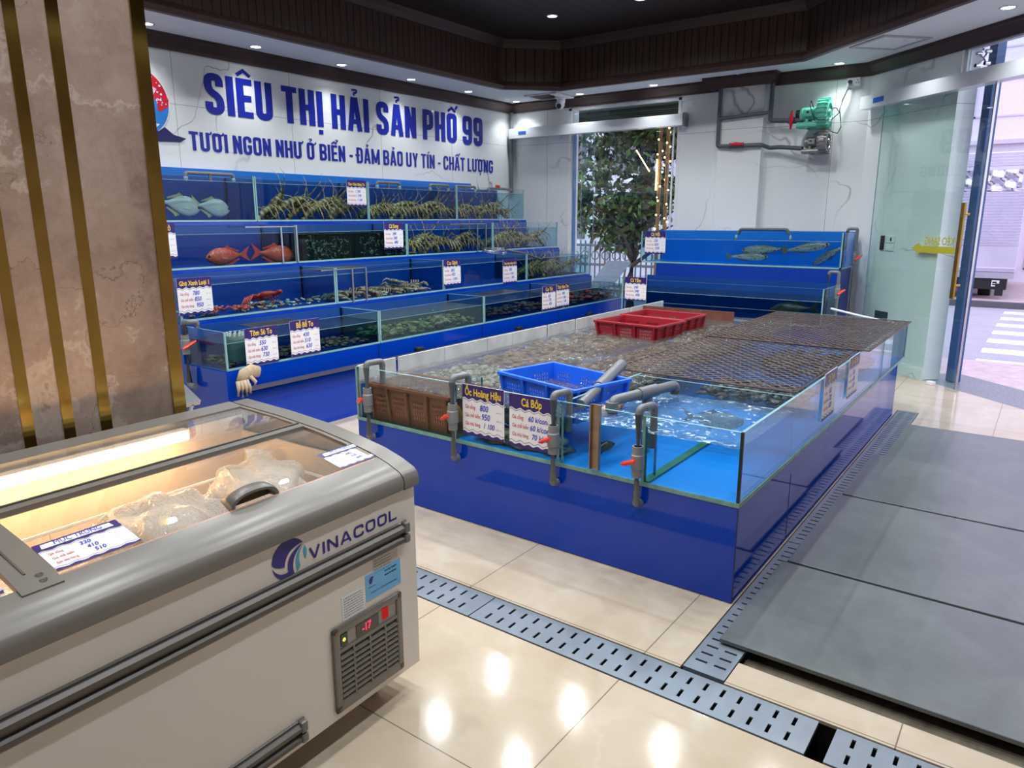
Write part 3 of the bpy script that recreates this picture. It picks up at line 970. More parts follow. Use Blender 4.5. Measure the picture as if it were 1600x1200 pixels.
# ---- outside the back door: villa wall, planter tree, bamboo with string lights, awning
vb = thing('villa', 'white villa wall with window seen through the back sliding door', 'building', (-7.2, 15.6, 0))
MB().box(-14.0, -3.0, 15.4, 16.0, -0.05, 9).build('villa_wall', M['facade2'], vb)
b = MB()
for z in (0.9, 2.3, 3.7, 5.2):
    b.box(-14.0, -3.0, 15.3, 15.4, z, z + 0.10)
for x in (-8.9, -7.3, -6.55, -5.4):
    b.box(x, x + 0.35, 15.25, 15.4, -0.05, 6)
b.build('villa_moulding', plain('grey_white_moulding', (198, 198, 210), 0.8), vb)
b = MB()
for x in (-8.45, -10.2):
    for z in (1.1, 2.6, 4.0):
        b.box(x, x + 1.0, 15.36, 15.41, z, z + 1.05)
wnd = b.build('villa_window', plain('dark_villa_window', (94, 92, 102), 0.15), vb)

def leaf_tree(name, label, cx, cy, trunk_h, crown, n, seed, leaf, tints):
    rr = random.Random(seed)
    t = thing(name, label, 'tree', (cx, cy, -0.03))
    b = MB()
    b.loft([(cx, cy, -0.03), (cx - 0.05, cy, trunk_h * 0.5), (cx + 0.04, cy + 0.03, trunk_h), (cx - 0.1, cy, trunk_h + 0.9)], [0.11, 0.085, 0.07, 0.03], n=9)
    for k in range(10):
        a = k * 2.4
        z0 = trunk_h * (0.8 + 0.07 * k)
        b.loft([(cx, cy, z0), (cx + 0.5 * math.cos(a), cy + 0.4 * math.sin(a), z0 + 0.35), (cx + 1.1 * math.cos(a), cy + 0.8 * math.sin(a), z0 + 0.55)], [0.04, 0.025, 0.01], n=6)
    b.build('trunk', plain('tree_bark', (84, 72, 66), 0.9, grain=0.3), t, smooth=True)
    for q, tint in enumerate(tints):
        f = MB()
        f.open = True
        for k in range(n // len(tints)):
            c = crown[rr.randrange(len(crown))]
            while True:
                p = Vector((rr.uniform(-1, 1), rr.uniform(-1, 1), rr.uniform(-1, 1)))
                if 0.3 < p.length < 1: break
            p = Vector((c[0] + p.x * c[3], c[1] + p.y * c[3], c[2] + p.z * c[4]))
            d = Vector((rr.uniform(-1, 1), rr.uniform(-1, 1), rr.uniform(-1.2, 0.3))).normalized()
            s1 = d.cross(Vector((rr.uniform(-1, 1), rr.uniform(-1, 1), rr.uniform(-1, 1)))).normalized()
            L = leaf * rr.uniform(0.6, 1.3)
            f.add([p, p + d * L * 0.5 + s1 * L * 0.24, p + d * L, p + d * L * 0.5 - s1 * L * 0.24], [(0, 1, 2, 3)])
        f.build('foliage', tint, t)
    return t
leaf_tints = [plain('dark_leaf', (58, 72, 50), 0.5, grain=0.3, gscale=3), plain('olive_leaf', (104, 98, 60), 0.5, grain=0.3, gscale=3), plain('fresh_leaf', (100, 136, 66), 0.5, grain=0.3, gscale=3)]
leaf_tree('street_tree', 'leafy green tree growing outside the back sliding door', -5.75, 11.2, 1.0,
          [(-5.9, 11.2, 1.75, 0.55, 0.35), (-5.5, 11.1, 1.85, 0.5, 0.35), (-6.1, 11.2, 2.5, 0.6, 0.5), (-5.5, 11.3, 2.8, 0.55, 0.45), (-6.4, 11.4, 3.1, 0.7, 0.5), (-6.8, 11.4, 2.4, 0.6, 0.6), (-6.6, 11.4, 1.7, 0.5, 0.4), (-5.25, 11.1, 2.9, 0.4, 0.4), (-5.0, 11.0, 2.95, 0.4, 0.3), (-6.0, 11.2, 1.35, 0.5, 0.3), (-5.3, 11.1, 2.1, 0.35, 0.3), (-5.9, 11.3, 3.1, 0.6, 0.4)], 5000, 3, 0.15, leaf_tints)
bp = thing('bamboo_pole', 'pair of tan bamboo poles wound with warm fairy lights outside back door', 'pole', (-4.95, 10.5, -0.03))
bam = plain('bamboo', (148, 112, 66), 0.5, grain=0.25, gscale=4)
for x in (-4.98, -4.86):
    b = MB()
    pts, rr = [], []
    for k in range(13):
        z = -0.03 + k * 0.3
        for dz, q in ((0.0, 0.034), (0.015, 0.028), (0.285, 0.028)):
            pts.append((x, 10.5, z + dz)); rr.append(q)
    b.loft(pts, rr, n=10)
    b.build('pole', bam, bp, smooth=True)
sl = thing('string_lights', 'warm white fairy lights spiralling down bamboo poles outside', 'fairy lights', (-4.85, 10.45, 1.0))
b = MB()
pts = [(-4.90 + 0.10 * math.cos(k * 0.75), 10.48 + 0.07 * math.sin(k * 0.75), 3.3 - k * 0.026) for k in range(88)]
b.loft(pts, 0.004, n=5)
b.build('wire', M['black'], sl)
g = MB()
for k in range(0, 88, 2):
    p = pts[k]
    g.ball((p[0], p[1] - 0.02, p[2]), 0.014, n=8, m=6)
for z0, z1 in ((2.0, 2.45), ):
    g.loft([(-5.0, 10.44, z0), (-5.0, 10.44, z1)], 0.012, n=6)
g.loft([(-5.35, 10.44, 2.60), (-5.12, 10.44, 2.28)], 0.008, n=6)
g.build('bulb', emitter('warm_fairy_light', (255, 214, 150), 9.0), sl)
aw = MB().box(-6.4, -3.5, 9.3, 10.9, 3.05, 3.09)
for k in range(9):
    aw.box(-6.4, -3.5, 9.4 + k * 0.17, 9.43 + k * 0.17, 3.0, 3.05)
o = aw.build('awning', plain('dark_green_awning', (62, 74, 62), 0.5), None, loc=(-4.95, 9.3, 3.05))
tag(o, 'dark green ribbed awning above the back door outside', 'awning')
fe = thing('railing', 'grey ornamental railing behind the tree outside the back door', 'railing', (-7.2, 13.6, -0.03))
b = MB()
for k in range(34):
    x = -9.2 + k * 0.12
    b.box(x, x + 0.025, 13.6, 13.625, -0.03, 1.12)
for z in (0.15, 0.6, 1.0):
    b.box(-9.2, -5.1, 13.59, 13.635, z, z + 0.05)
for k in range(16):
    b.disc((-9.1 + k * 0.25, 13.585, 0.82), 0.10, 16, axis=1, r0=0.075)
b.build('bars', plain('grey_railing', (96, 96, 104), 0.5), fe)
fc = thing('folding_chair', 'wooden folding chair with grey seat outside behind the tanks', 'chair', (-5.55, 10.2, -0.03))
b = MB()
for x in (-5.85, -5.45):
    b.loft([(x, 10.05, -0.03), (x, 10.45, 0.9)], 0.015, n=6)
    b.loft([(x, 10.5, -0.03), (x, 10.0, 0.62)], 0.015, n=6)
b.build('chair_frame', bam, fc)
MB().add([(-5.85, 10.05, 0.62), (-5.45, 10.05, 0.62), (-5.40, 10.45, 0.92), (-5.80, 10.45, 0.92), (-5.85, 10.07, 0.6), (-5.45, 10.07, 0.6), (-5.40, 10.47, 0.9), (-5.80, 10.47, 0.9)],
         [(0, 1, 2, 3), (7, 6, 5, 4), (0, 4, 5, 1), (1, 5, 6, 2), (2, 6, 7, 3), (3, 7, 4, 0)]).build('sling', plain('grey_sling', (150, 156, 176), 0.7), fc)

# ---- brass-striped marble pillar
pl = thing('marble_pillar', 'brown marble pillar with vertical polished brass strips behind the freezer', 'pillar', (-2.86, 0.55, 0))
PX = -2.56
MB().box(-3.2, PX, -0.35, 1.355, 0, 3.72).build('marble_cladding', M['brown_marble'], pl)
for y0, y1 in ((1.345, 1.392), (1.085, 1.122), (0.968, 1.003), (0.850, 0.884), (0.60, 0.634)):
    b = MB().box(PX - (0.02 if y0 < 1.3 else 0.03), PX + (0.006 if y0 > 1.3 else 0.002), y0, y1, 0, 3.72)
    b.build('brass_strip', M['gold'], pl)

# ================================================================== WALL LETTERING
X_ = XL + 0.004
def letter_line(root, body, y0, y1, z, cap, split, **k):
    """a line of block lettering from y0 to y1, capitals of height cap standing on z"""
    gl_, width = block_line(body, **k)
    xs = (y1 - y0) / width
    words_, cur = [], []
    gi = 0
    for ch in body:
        if ch == ' ':
            if cur: words_.append(cur)
            cur = []
            continue
        if split == 'letter':
            words_.append([gl_[gi]])
        else:
            cur.append(gl_[gi])
        gi += 1
    if cur: words_.append(cur)
    for piece in words_:
        b = MB()
        b.open = True
        for ch, x, V, F in piece:
            b.add([(X_ + p.z, y0 + (x + p.x) * xs, z + p.y * cap) for p in V], F)
        b.build('letter' if split == 'letter' else 'word', M['sign_blue'], root)
hl = thing('shop_name_lettering', 'large blue capitals SIÊU THỊ HẢI SẢN PHỐ 99 on marble wall', 'wall lettering', (X_, 6.2, 2.58))
letter_line(hl, 'SIÊU THỊ HẢI SẢN PHỐ 99', 4.13, 8.32, 2.575, 0.365, 'letter')
sl2 = thing('slogan_lettering', 'smaller blue line TƯƠI NGON NHƯ Ở BIỂN under the shop name on wall', 'wall lettering', (X_, 6.2, 2.22))
letter_line(sl2, 'TƯƠI NGON NHƯ Ở BIỂN - ĐẢM BẢO UY TÍN - CHẤT LƯỢNG', 3.93, 8.55, 2.225, 0.172, 'word', t=0.165)

lg = thing('round_emblem', 'round red and blue sea emblem on marble wall half hidden by pillar', 'emblem', (X_, 3.48, 2.60))
cy, cz, r = 3.48, 2.61, 0.28
def emb(name, poly, off, m):
    b = MB()
    b.open = True
    b.add([(X_ + off, cy + p[0], cz + p[1]) for p in poly], [list(range(len(poly)))])
    return b.build(name, m, lg)
arc = lambda a0, a1, rr, n=24: [(rr * math.cos(a0 + (a1 - a0) * i / n), rr * 1.02 * math.sin(a0 + (a1 - a0) * i / n)) for i in range(n + 1)]
emb('white_border', arc(0, 2 * PI, r + 0.012, 40)[:-1], 0.0, M['paper'])
emb('red_half', arc(-0.25, PI - 0.1, r) , 0.001, plain('emblem_red', (206, 26, 52), 0.35, grain=0.1, gscale=30))
emb('blue_half', arc(PI + 0.1, 2 * PI - 0.12, r) + [(0.16, 0.05), (0.0, 0.08), (-0.15, 0.04)], 0.002, plain('emblem_blue', (26, 132, 222), 0.35, grain=0.2, gscale=3))
emb('pink_splash', [(-0.25, 0.13), (0.1, 0.16), (0.22, 0.10), (0.26, 0.04), (0.17, 0.03), (0.10, 0.08), (-0.05, 0.05), (-0.2, 0.09)], 0.003, plain('emblem_pink', (240, 176, 206), 0.35))
emb('red_fish', [(0.14, 0.06), (0.19, 0.13), (0.26, 0.09), (0.285, 0.03), (0.26, -0.03), (0.20, -0.07), (0.17, -0.06), (0.175, 0.0)], 0.004, plain('emblem_red', (206, 26, 52), 0.35))
emb('wave', [(-0.3, -0.27), (-0.05, -0.16), (0.10, -0.13), (0.02, -0.2), (0.16, -0.24), (0.22, -0.2), (0.30, -0.26), (0.42, -0.285), (0.36, -0.32), (0.12, -0.33), (-0.3, -0.32)], 0.005, plain('emblem_navy', (28, 26, 92), 0.35))
emb('foam', [(0.06, -0.14), (0.13, -0.10), (0.10, -0.17), (0.18, -0.18), (0.13, -0.22), (0.07, -0.2)], 0.006, M['paper'])
sp = MB()
for k in range(34):
    a, q = R.uniform(-0.1, 1.9), R.uniform(0.6, 0.96) * r
    sp.disc((X_ + 0.005, cy + q * math.cos(a), cz + q * math.sin(a)), R.uniform(0.004, 0.011), n=8, axis=0)
sp.open = True
sp.build('white_speckle', M['paper'], lg)

# ================================================================== PRICE CARDS
CARD = 0.26
def price_card(mat, title, prices, label, w=0.27, h=0.26, group='printed price cards', tsize=None, name='price_card', hand=False, xs=0.72):
    t = thing(name, label, 'price card', mat=mat, group=group)
    L = lambda b, nm, m, par=t: b.build(nm, m, par, world=False)
    b = MB()
    b.box(0, w, -0.003, 0, 0, h)
    bd = L(b, 'board', M['paper'])
    hh = h * 0.27
    n = 28
    wave = lambda base, amp, ph: [(w * i / n, base + amp * math.sin(2 * PI * 5 * i / n + ph)) for i in range(n + 1)]
    def lay(poly, off):
        q = MB()
        q.open = True
        q.add([(p[0], -0.003 - off, p[1]) for p in poly], [list(range(len(poly)))])
        return q
    L(lay([(0, h), (w, h)] + wave(h - hh, h * 0.02, 0)[::-1], 0.0006), 'header', M['purple'])
    L(lay([(0, 0), (w, 0)] + wave(h * 0.065, h * 0.018, 0.6)[::-1], 0.0006), 'footer', M['purple'])
    for base in (h - hh - h * 0.035, h * 0.105):
        q = MB()
        q.open = True
        a, c = wave(base, h * 0.02, 0), wave(base + h * 0.009, h * 0.02, 0)
        q.add([(p[0], -0.0036, p[1]) for p in a] + [(p[0], -0.0036, p[1]) for p in c], [(i, i + 1, n + 2 + i, n + 1 + i) for i in range(n)])
        L(q, 'wave_line', M['purple'])
    if hand:
        L(lay([(w * 0.06, h * 0.80), (w * 0.92, h * 0.80), (w * 0.90, h * 0.95), (w * 0.08, h * 0.95)], 0.0012), 'write_on_strip', M['paper'])
    PT = lambda x, z, off: Matrix(((1, 0, 0, x), (0, 0, -1, -0.003 - off), (0, 1, 0, z), (0, 0, 0, 1)))
    bold = 0.0 if hand else 0.026
    a0, a1, b0, b1 = text_width(title, xs, bold)
    ts = min(h * 0.205, w * 0.86 / (a1 - a0)) if tsize is None else tsize
    ts = min(ts, h * 0.21)
    xx = min(1.0, 1.0)
    q = MB(); q.open = True
    q.text(title, ts, PT(w / 2 - ts * (a0 + a1) / 2, h - hh * 0.76 if not hand else h * 0.825, 0.002), xs=xs, bold=bold, shear=0.15 if hand else 0)
    L(q, 'title', M['blueink'] if hand else M['yellow'])
    for k, cap in enumerate(('Giá sống:', 'Giá chế biến:', 'Giá nhà hàng:')):
        q = MB(); q.open = True
        q.text(cap, h * 0.105, PT(w * 0.065, h * (0.535 - 0.165 * k), 0.001), xs=0.66, bold=0.004)
        L(q, 'caption', M['redink'])
        q = MB(); q.open = True
        q.text('nghìn / kg', h * 0.035, PT(w * 0.82, h * (0.535 - 0.165 * k), 0.001), xs=0.9, bold=0.0)
        L(q, 'unit_text', M['greyink'])
    for k, p in enumerate(prices):
        q = MB(); q.open = True
        q.text(p, h * (0.165 if len(p) < 5 else 0.145), PT(w * (0.42 + 0.04 * k), h * (0.525 - 0.165 * k), 0.0015), xs=0.82, bold=0.012, shear=0.2)
        L(q, 'price', M['blueink'])
    return t

# ================================================================== TIERED TANK STAND AND ITS TANKS
Y0, Y1 = 2.79, 8.59
TIER = [(-6.62, -6.14, 1.57, 1.985, 1.925), (-6.10, -5.57, 1.20, 1.54, 1.475), (-5.54, -5.06, 0.86, 1.175, 1.115), (-5.02, -4.53, 0.56, 0.835, 0.75)]
st = thing('tank_stand', 'stepped glossy blue stand carrying four rows of tanks along lettered wall', 'tank stand', (-5.5, 5.7, 0))
front = [-6.115, -5.555, -5.045, -4.515]
for k in range(4):
    xb = XL + 0.006 if k == 0 else TIER[k - 1][1] + 0.0
    xb = XL + 0.006
    zt = TIER[k][2] - 0.003
    x_b = XL + 0.006 if k == 0 else front[k - 1]
    MB().box(x_b, front[k], Y0 - 0.02, Y1 + 0.02, 0, zt).build('step', M['blue_panel'], st)
MB().box(XL + 0.006, XL + 0.03, Y0 - 0.02, 8.02, 1.567, 2.06).build('backboard', M['blue_back'], st)
tm = MB()
for y in (4.2, 5.6, 7.0):
    tm.box(-4.515, -4.512, y, y + 0.006, 0, 0.55)
tm.build('panel_joint', plain('dark_joint', (10, 20, 70), 0.4), st)
gl = MB().box(-4.515, -4.49, Y0 + 0.03, 7.85, 0.505, 0.515)
rail = thing('gutter_rail', 'long stainless gutter rail along the front of the lowest tank row', 'rail', (-4.47, 5.3, 0.42))
MB().box(-4.512, -4.44, 2.86, 7.85, 0.405, 0.411).box(-4.446, -4.44, 2.86, 7.85, 0.405, 0.445).build('channel', M['steel'], rail)
for y in (4.62, 6.15, 7.62):
    MB().rbox(-4.512, -4.46, y, y + 0.09, 0.41, 0.47, 0.012).build('end_fitting', M['black'], rail)

def tank(x0, x1, y0, y1, z0, z1, zw, label, group, back='blue_deep', water='water', left=True, name='fish_tank', floor=None):
    """glass box: front pane faces +x"""
    t = thing(name, label, 'tank', ((x0 + x1) / 2, (y0 + y1) / 2, z0), 0, group)
    g = 0.010
    G = [M['glass'], M['glass_edge']]
    MB().pane(x1 - g, x1, y0, y1, z0, z1).build('front_pane', G, t)
    MB().pane(x0 + g, x1 - g, y0, y0 + g, z0, z1).build('side_pane', G, t)
    MB().pane(x0 + g, x1 - g, y1 - g, y1, z0, z1).build('side_pane', G, t)
    MB().box(x0, x0 + g, y0, y1, z0, z1).build('back_panel', M[back], t)
    MB().box(x0 + g, x1 - g, y0 + g, y1 - g, z0, z0 + g).build('base_panel', M[floor or back], t)
    e = MB()
    e.box(x1, x1 + 0.003, y0, y1, z0, z0 + 0.016)
    for y in (y0, y1 - 0.012):
        e.box(x1, x1 + 0.002, y, y + 0.012, z0, z1)
    e.build('silicone_seam', M['glass_edge'], t)
    w = MB()
    w.waterbox(x0 + g + 0.002, x1 - g - 0.002, y0 + g + 0.002, y1 - g - 0.002, z0 + g + 0.002, zw)
    w.build('water', [M[water], M['water_cloudy'] if water == 'water_cloudy' else M['water_side_dark'] if water == 'water_dark' else M['water_side']], t)
    ln = MB()
    for q in ((x1 - g - 0.0018, x1 - g - 0.0005, y0 + g, y1 - g), ):
        ln.box(q[0], q[1], q[2], q[3], zw - 0.002, zw + 0.002)
    ln.build('waterline', M['foam'], t)
    return t
cuts = [Y0, 4.235, 5.655, 7.14, Y1]
rows = ['top', 'second', 'third', 'lowest']
TW = {(0, 0): 'water', (1, 1): 'water_dark', (1, 0): 'water', (3, 0): 'water_dark', (3, 1): 'water_cloudy', (3, 2): 'water_dark', (3, 3): 'water_dark', (2, 2): 'water', (2, 3): 'water_dark'}
WHAT = {(0, 0): 'two silver fish', (0, 1): 'spiny lobsters and tall feelers', (0, 2): 'a row of spiny lobsters', (0, 3): 'lobsters at its clear right end',
        (1, 0): 'two red fish', (1, 1): 'dark mesh crates', (1, 2): 'lobsters below a hanging rack', (1, 3): 'lobsters behind the landing net',
        (2, 0): 'red crabs on shells', (2, 1): 'a heap of crabs', (2, 2): 'empty dark blue water', (2, 3): 'a dim heap of lobsters',
        (3, 0): 'a grey filter cup', (3, 1): 'cloudy green water', (3, 2): 'a small hanging rack', (3, 3): 'red shellfish'}
for r_ in range(4):
    x0, x1, z0, z1, zw = TIER[r_]
    for c in range(4):
        tank(x0, x1, cuts[c] + (0.004 if c else 0), cuts[c + 1] - (0.004 if c < 3 else 0), z0, z1, zw,
             'glass tank holding %s, %s from left, %s row' % (WHAT[(r_, c)], ORD[c], rows[r_]),
             'glass tanks on the stepped stand', water=TW.get((r_, c), 'water'), back='blue_deep')

RY = Matrix.Rotation(PI / 2, 4, 'Z')
def card_px(x, y, z, title, prices, label, w=0.27, h=0.27, **k):      # faces +x; z is the bottom
    return price_card(T(x, y, z) @ RY, title, prices, label, w, h, **k)
def card_ny(x, y, z, title, prices, label, w=0.27, h=0.27, rot=0.0, **k):
    return price_card(T(x, y, z) @ Matrix.Rotation(rot, 4, 'Z'), title, prices, label, w, h, **k)

# ================================================================== CARDS ON THE TIERS
PG = 'printed price cards'
card_px(-6.133, 5.35, 1.725, 'Tôm Hùm Bông To', ['1 290', '1 390', '1 540'], 'price card headed Tôm Hùm Bông To clipped to the top row glass')
card_px(-5.563, 5.32, 1.285, 'Cá Song', ['240', '340', '490'], 'price card headed Cá Song clipped to the second row glass')
card_px(-5.563, 2.82, 1.295, 'Cá Diêu Đỏ', ['490', '590', '690'], 'price card half hidden by pillar on the second row glass')
card_px(-5.053, 2.775, 0.91, 'Ghẹ Xanh Loại 1', ['780', '850', '950'], 'price card headed Ghẹ Xanh Loại 1 on the third row glass')
card_px(-5.053, 5.645, 0.91, 'Cua Gạch', ['850', '950', '1 050'], 'price card headed Cua Gạch on the third row glass')
card_px(-5.053, 6.66, 0.86, 'Tôm Hùm Bông Nhỏ', ['950', '1 050', '1 200'], 'price card headed Tôm Hùm Bông Nhỏ beside the landing net')
card_px(-4.523, 2.94, 0.57, 'Tôm Sú To', ['550', '630', '730'], 'price card headed Tôm Sú To on the lowest row glass')
card_px(-4.523, 3.325, 0.58, 'Bề Bề To', ['430', '510', '630'], 'price card headed Bề Bề To on the lowest row glass')
card_px(-4.523, 6.68, 0.585, 'Cua Thịt', ['620', '720', '820'], 'price card headed Cua Thịt at right of the lowest row')
card_px(-4.523, 6.97, 0.59, 'Tôm Hùm Tre', ['950', '1 050', '1 200'], 'price card headed Tôm Hùm Tre at right of the lowest row')

# ================================================================== ANIMALS IN THE TANKS
def fish_mesh(L, H, W, skin, fin, name, label, group, prof=None, tail=0.24):
    """fish with its nose at +x, centred on the origin, upright along z"""
    t = thing(name, label, 'fish', (0, 0, 0), 0, group)
    pr = prof or [(0.0, 0.03), (0.05, 0.34), (0.14, 0.66), (0.28, 0.95), (0.42, 1.0), (0.58, 0.86), (0.74, 0.56), (0.88, 0.24), (1.0, 0.13)]
    b = MB()
    LL = L * (1 - tail * 0.6)
    pts = [(L / 2 - LL * u, 0, 0.02 * H * math.sin(u * 3)) for u, _ in pr]
    b.loft(pts, [W / 2 * max(0.12, q ** 0.9) for _, q in pr], [H / 2 * q for _, q in pr], n=14, up=(0, 0, 1))
    b.build('body', skin, t, world=False, smooth=True)
    xt = L / 2 - LL
    f = MB()
    f.prism([(xt + 0.02, 0.05 * H), (xt - 0.26 * L * tail * 3.2, 0.46 * H), (xt - 0.10 * L, 0.0), (xt - 0.26 * L * tail * 3.2, -0.46 * H), (xt + 0.02, -0.05 * H)], 1, -0.003, 0.003)
    f.build('tail_fin', fin, t, world=False)
    f = MB()
    f.prism([(0.10 * L, 0.44 * H), (-0.03 * L, 0.60 * H), (-0.07 * L, 0.50 * H), (-0.30 * L, 0.26 * H), (-0.28 * L, 0.20 * H), (0, 0.42 * H)], 1, -0.003, 0.003)
    f.build('dorsal_fin', fin, t, world=False)
    f = MB()
    f.prism([(0.02 * L, -0.44 * H), (-0.07 * L, -0.57 * H), (-0.11 * L, -0.46 * H), (-0.30 * L, -0.24 * H), (-0.27 * L, -0.18 * H), (0, -0.40 * H)], 1, -0.003, 0.003)
    f.build('anal_fin', fin, t, world=False)
    for s in (-1, 1):
        e = MB().ball((L * 0.5 - LL * 0.075, s * W * 0.17, 0.08 * H), 0.015, 0.009, 0.015, n=10, m=6)
        e.build('eye', M['black'], t, world=False, smooth=True)
        p = MB()
        p.prism([(0.22 * L, -0.02 * H), (0.10 * L, 0.06 * H), (0.06 * L, -0.12 * H), (0.18 * L, -0.12 * H)], 1, s * W * 0.5, s * (W * 0.5 + 0.003))
        p.build('pectoral_fin', skin, t, world=False)
    return t
def pose(o, x, y, z, yaw=0, pitch=0, roll=0):
    m = T(x, y, z) @ Matrix.Rotation(yaw, 4, 'Z') @ Matrix.Rotation(pitch, 4, 'Y') @ Matrix.Rotation(roll, 4, 'X')
    o.matrix_world = m
    MW[o.name] = m
    return o
def skin(name, top, belly, spots=None, sc=30, rough=0.25):
    k = NT(name)
    v = k.coord()
    z = k.sep(v)[2]
    f = k.math('ADD', k.math('MULTIPLY', z, 9.0), 0.5, clamp=True)
    col = k.ramp(f, [(0.2, lin(belly)), (0.75, lin(top))])
    if spots:
        nz = k.noise(v, sc, 3, 0.6)
        g = k.math('MULTIPLY', k.math('SUBTRACT', nz.outputs[0], 0.52), 8, clamp=True)
        col = k.mix(g, col, lin(spots))
    return k.principled(col=col, rough=rough)
pomp = skin('pompano_skin', (176, 172, 160), (214, 208, 200), (196, 190, 176), 12)
finy = plain('yellowish_fin', (178, 160, 112), 0.4, grain=0.2)
f1 = fish_mesh(0.40, 0.185, 0.07, pomp, finy, 'pompano', 'silver yellow-finned fish in top row tank, the one nearer the pillar', 'silver fish in the top row')
pose(f1, -6.33, 3.58, 1.715, PI / 2, 0.20)
f2 = copy_thing(f1, T(-6.34, 3.90, 1.70) @ Matrix.Rotation(PI / 2, 4, 'Z') @ Matrix.Rotation(0.16, 4, 'Y') @ Matrix.Scale(0.93, 4), 'silver yellow-finned fish in top row tank, the one farther from pillar')
redskin = skin('grouper_skin', (214, 70, 46), (220, 96, 66), (236, 120, 84), 46)
redfin = plain('red_fin', (198, 58, 44), 0.4, grain=0.2)
g1 = fish_mesh(0.40, 0.15, 0.10, redskin, redfin, 'red_grouper', 'orange red fish in second row tank facing the pillar', 'red fish in the second row')
pose(g1, -5.70, 3.61, 1.285, -PI / 2, 0.05)
copy_thing(g1, T(-5.68, 4.07, 1.285) @ Matrix.Rotation(PI / 2, 4, 'Z') @ Matrix.Rotation(0.12, 4, 'Y') @ Matrix.Scale(1.1, 4), 'orange red fish in second row tank facing the metal rack')

shell_l = None
def lobster_mats():
    k = NT('spiny_lobster_shell')
    v = k.coord()
    nz = k.noise(v, 34, 4, 0.65)
    x = k.sep(v)[0]
    band = k.math('SINE', k.math('MULTIPLY', x, 150.0))
    f = k.math('ADD', nz.outputs[0], k.math('MULTIPLY', band, 0.12))
    col = k.ramp(f, [(0.34, lin((60, 44, 24))), (0.52, lin((140, 106, 56))), (0.70, lin((214, 180, 116)))])
    return k.principled(col=col, rough=0.4)
shell_l = lobster_mats()
leg_l = plain('pale_banded_leg', (176, 142, 92), 0.45, grain=0.6, gscale=45)
def lobster(name, label):
    """head toward +x, feet on z=0"""
    t = thing(name, label, 'lobster')
    b = MB()
    b.loft([(0.15, 0, 0.075), (0.12, 0, 0.085), (0.06, 0, 0.088), (0.0, 0, 0.082), (-0.02, 0, 0.076)], [0.016, 0.034, 0.042, 0.040, 0.034], [0.014, 0.03, 0.036, 0.034, 0.03], n=12)
    for sx in (-1, 1):
        b.loft([(0.135, sx * 0.02, 0.10), (0.165, sx * 0.022, 0.125)], [0.008, 0.001], n=6)
    for k in range(10):
        b.loft([(0.12 - 0.012 * k, 0.02 * (-1) ** k, 0.108), (0.128 - 0.012 * k, 0.024 * (-1) ** k, 0.124)], [0.004, 0.0005], n=5)
    b.build('carapace', shell_l, t, world=False, smooth=0.7)
    b = MB()
    pts, rr = [], []
    for k in range(6):
        x, z = -0.02 - 0.026 * k, 0.078 - 0.0028 * k * k
        pts += [(x, 0, z), (x - 0.022, 0, z - 0.003)]
        q = 0.038 - 0.0035 * k
        rr += [q, q * 0.86]
    b.loft(pts, rr, [q * 0.8 for q in rr], n=12)
    b.build('tail', shell_l, t, world=False, smooth=0.7)
    f = MB()
    for a in (-0.7, -0.35, 0, 0.35, 0.7):
        f.loft([(-0.165, 0, 0.012), (-0.19, math.sin(a) * 0.03, 0.008), (-0.225, math.sin(a) * 0.055, 0.006)], [0.006, 0.014, 0.010], [0.003, 0.003, 0.002], n=8)
    f.build('tail_fan', shell_l, t, world=False, smooth=0.7)
    for s in (-1, 1):
        a = MB()
        a.loft([(0.145, s * 0.02, 0.09), (0.19, s * 0.04, 0.115), (0.235, s * 0.07, 0.16), (0.27, s * 0.10, 0.20), (0.27, s * 0.13, 0.26)], [0.009, 0.007, 0.004, 0.002, 0.0008], n=6)
        a.build('antenna', shell_l, t, world=False, smooth=True)
        for k in range(4):
            x = 0.10 - 0.035 * k
            d = (0.06, 0.03, -0.01, -0.05)[k]
            l = MB()
            l.loft([(x, s * 0.03, 0.075), (x + d * 0.5, s * 0.085, 0.10), (x + d, s * 0.125, 0.055), (x + d * 1.1, s * 0.14, 0.0)], [0.0075, 0.0065, 0.005, 0.002], n=6)
            l.build('leg', leg_l, t, world=False, smooth=True)
    return t
lob0 = None
def place_lobsters(spec, where, group):
    global lob0
    spec = sorted(spec, key=lambda q: q[1])
    for k, (x, y, z, yaw, sc, pit) in enumerate(spec):
        m = T(x, y, z) @ Matrix.Rotation(yaw, 4, 'Z') @ Matrix.Rotation(pit, 4, 'Y') @ Matrix.Scale(sc, 4)
        lab = 'olive spiny lobster in %s, %s from the left' % (where, ORD[k] if k < len(ORD) else 'last')
        if lob0 is None:
            lob0 = lobster('spiny_lobster', lab)
            lob0['group'] = group
            lob0.matrix_world = m
            MW[lob0.name] = m
        else:
            copy_thing(lob0, m, lab, group)
def spread(x0, x1, ya, yb, z, n, sc, seed, upright=0):
    rr = random.Random(seed)
    out = []
    for k in range(n):
        y = ya + (yb - ya) * (k + 0.5) / n + rr.uniform(-0.02, 0.02)
        x = x1 - 0.185 - 0.05 * (k % 2) + rr.uniform(-0.015, 0.015)
        out.append((x, min(max(y, ya + 0.12), yb - 0.10), z + 0.012 + 0.055 * (k % 3 == 2), rr.choice((1, 1, -1)) * PI / 2 + rr.uniform(-0.3, 0.3), sc * rr.uniform(0.88, 1.10), rr.uniform(-0.28, 0.02)))
    return out
s0 = spread(-6.61, -6.14, 4.40, 5.58, 1.58, 8, 1.2, 3)
s0[1] = (-6.34, s0[1][1], 1.63, 1.2, 1.2, -0.8)
s0[6] = (-6.34, s0[6][1], 1.63, 1.9, 1.1, -0.6)
place_lobsters(s0, 'second tank of the top row', 'spiny lobsters in the top row')
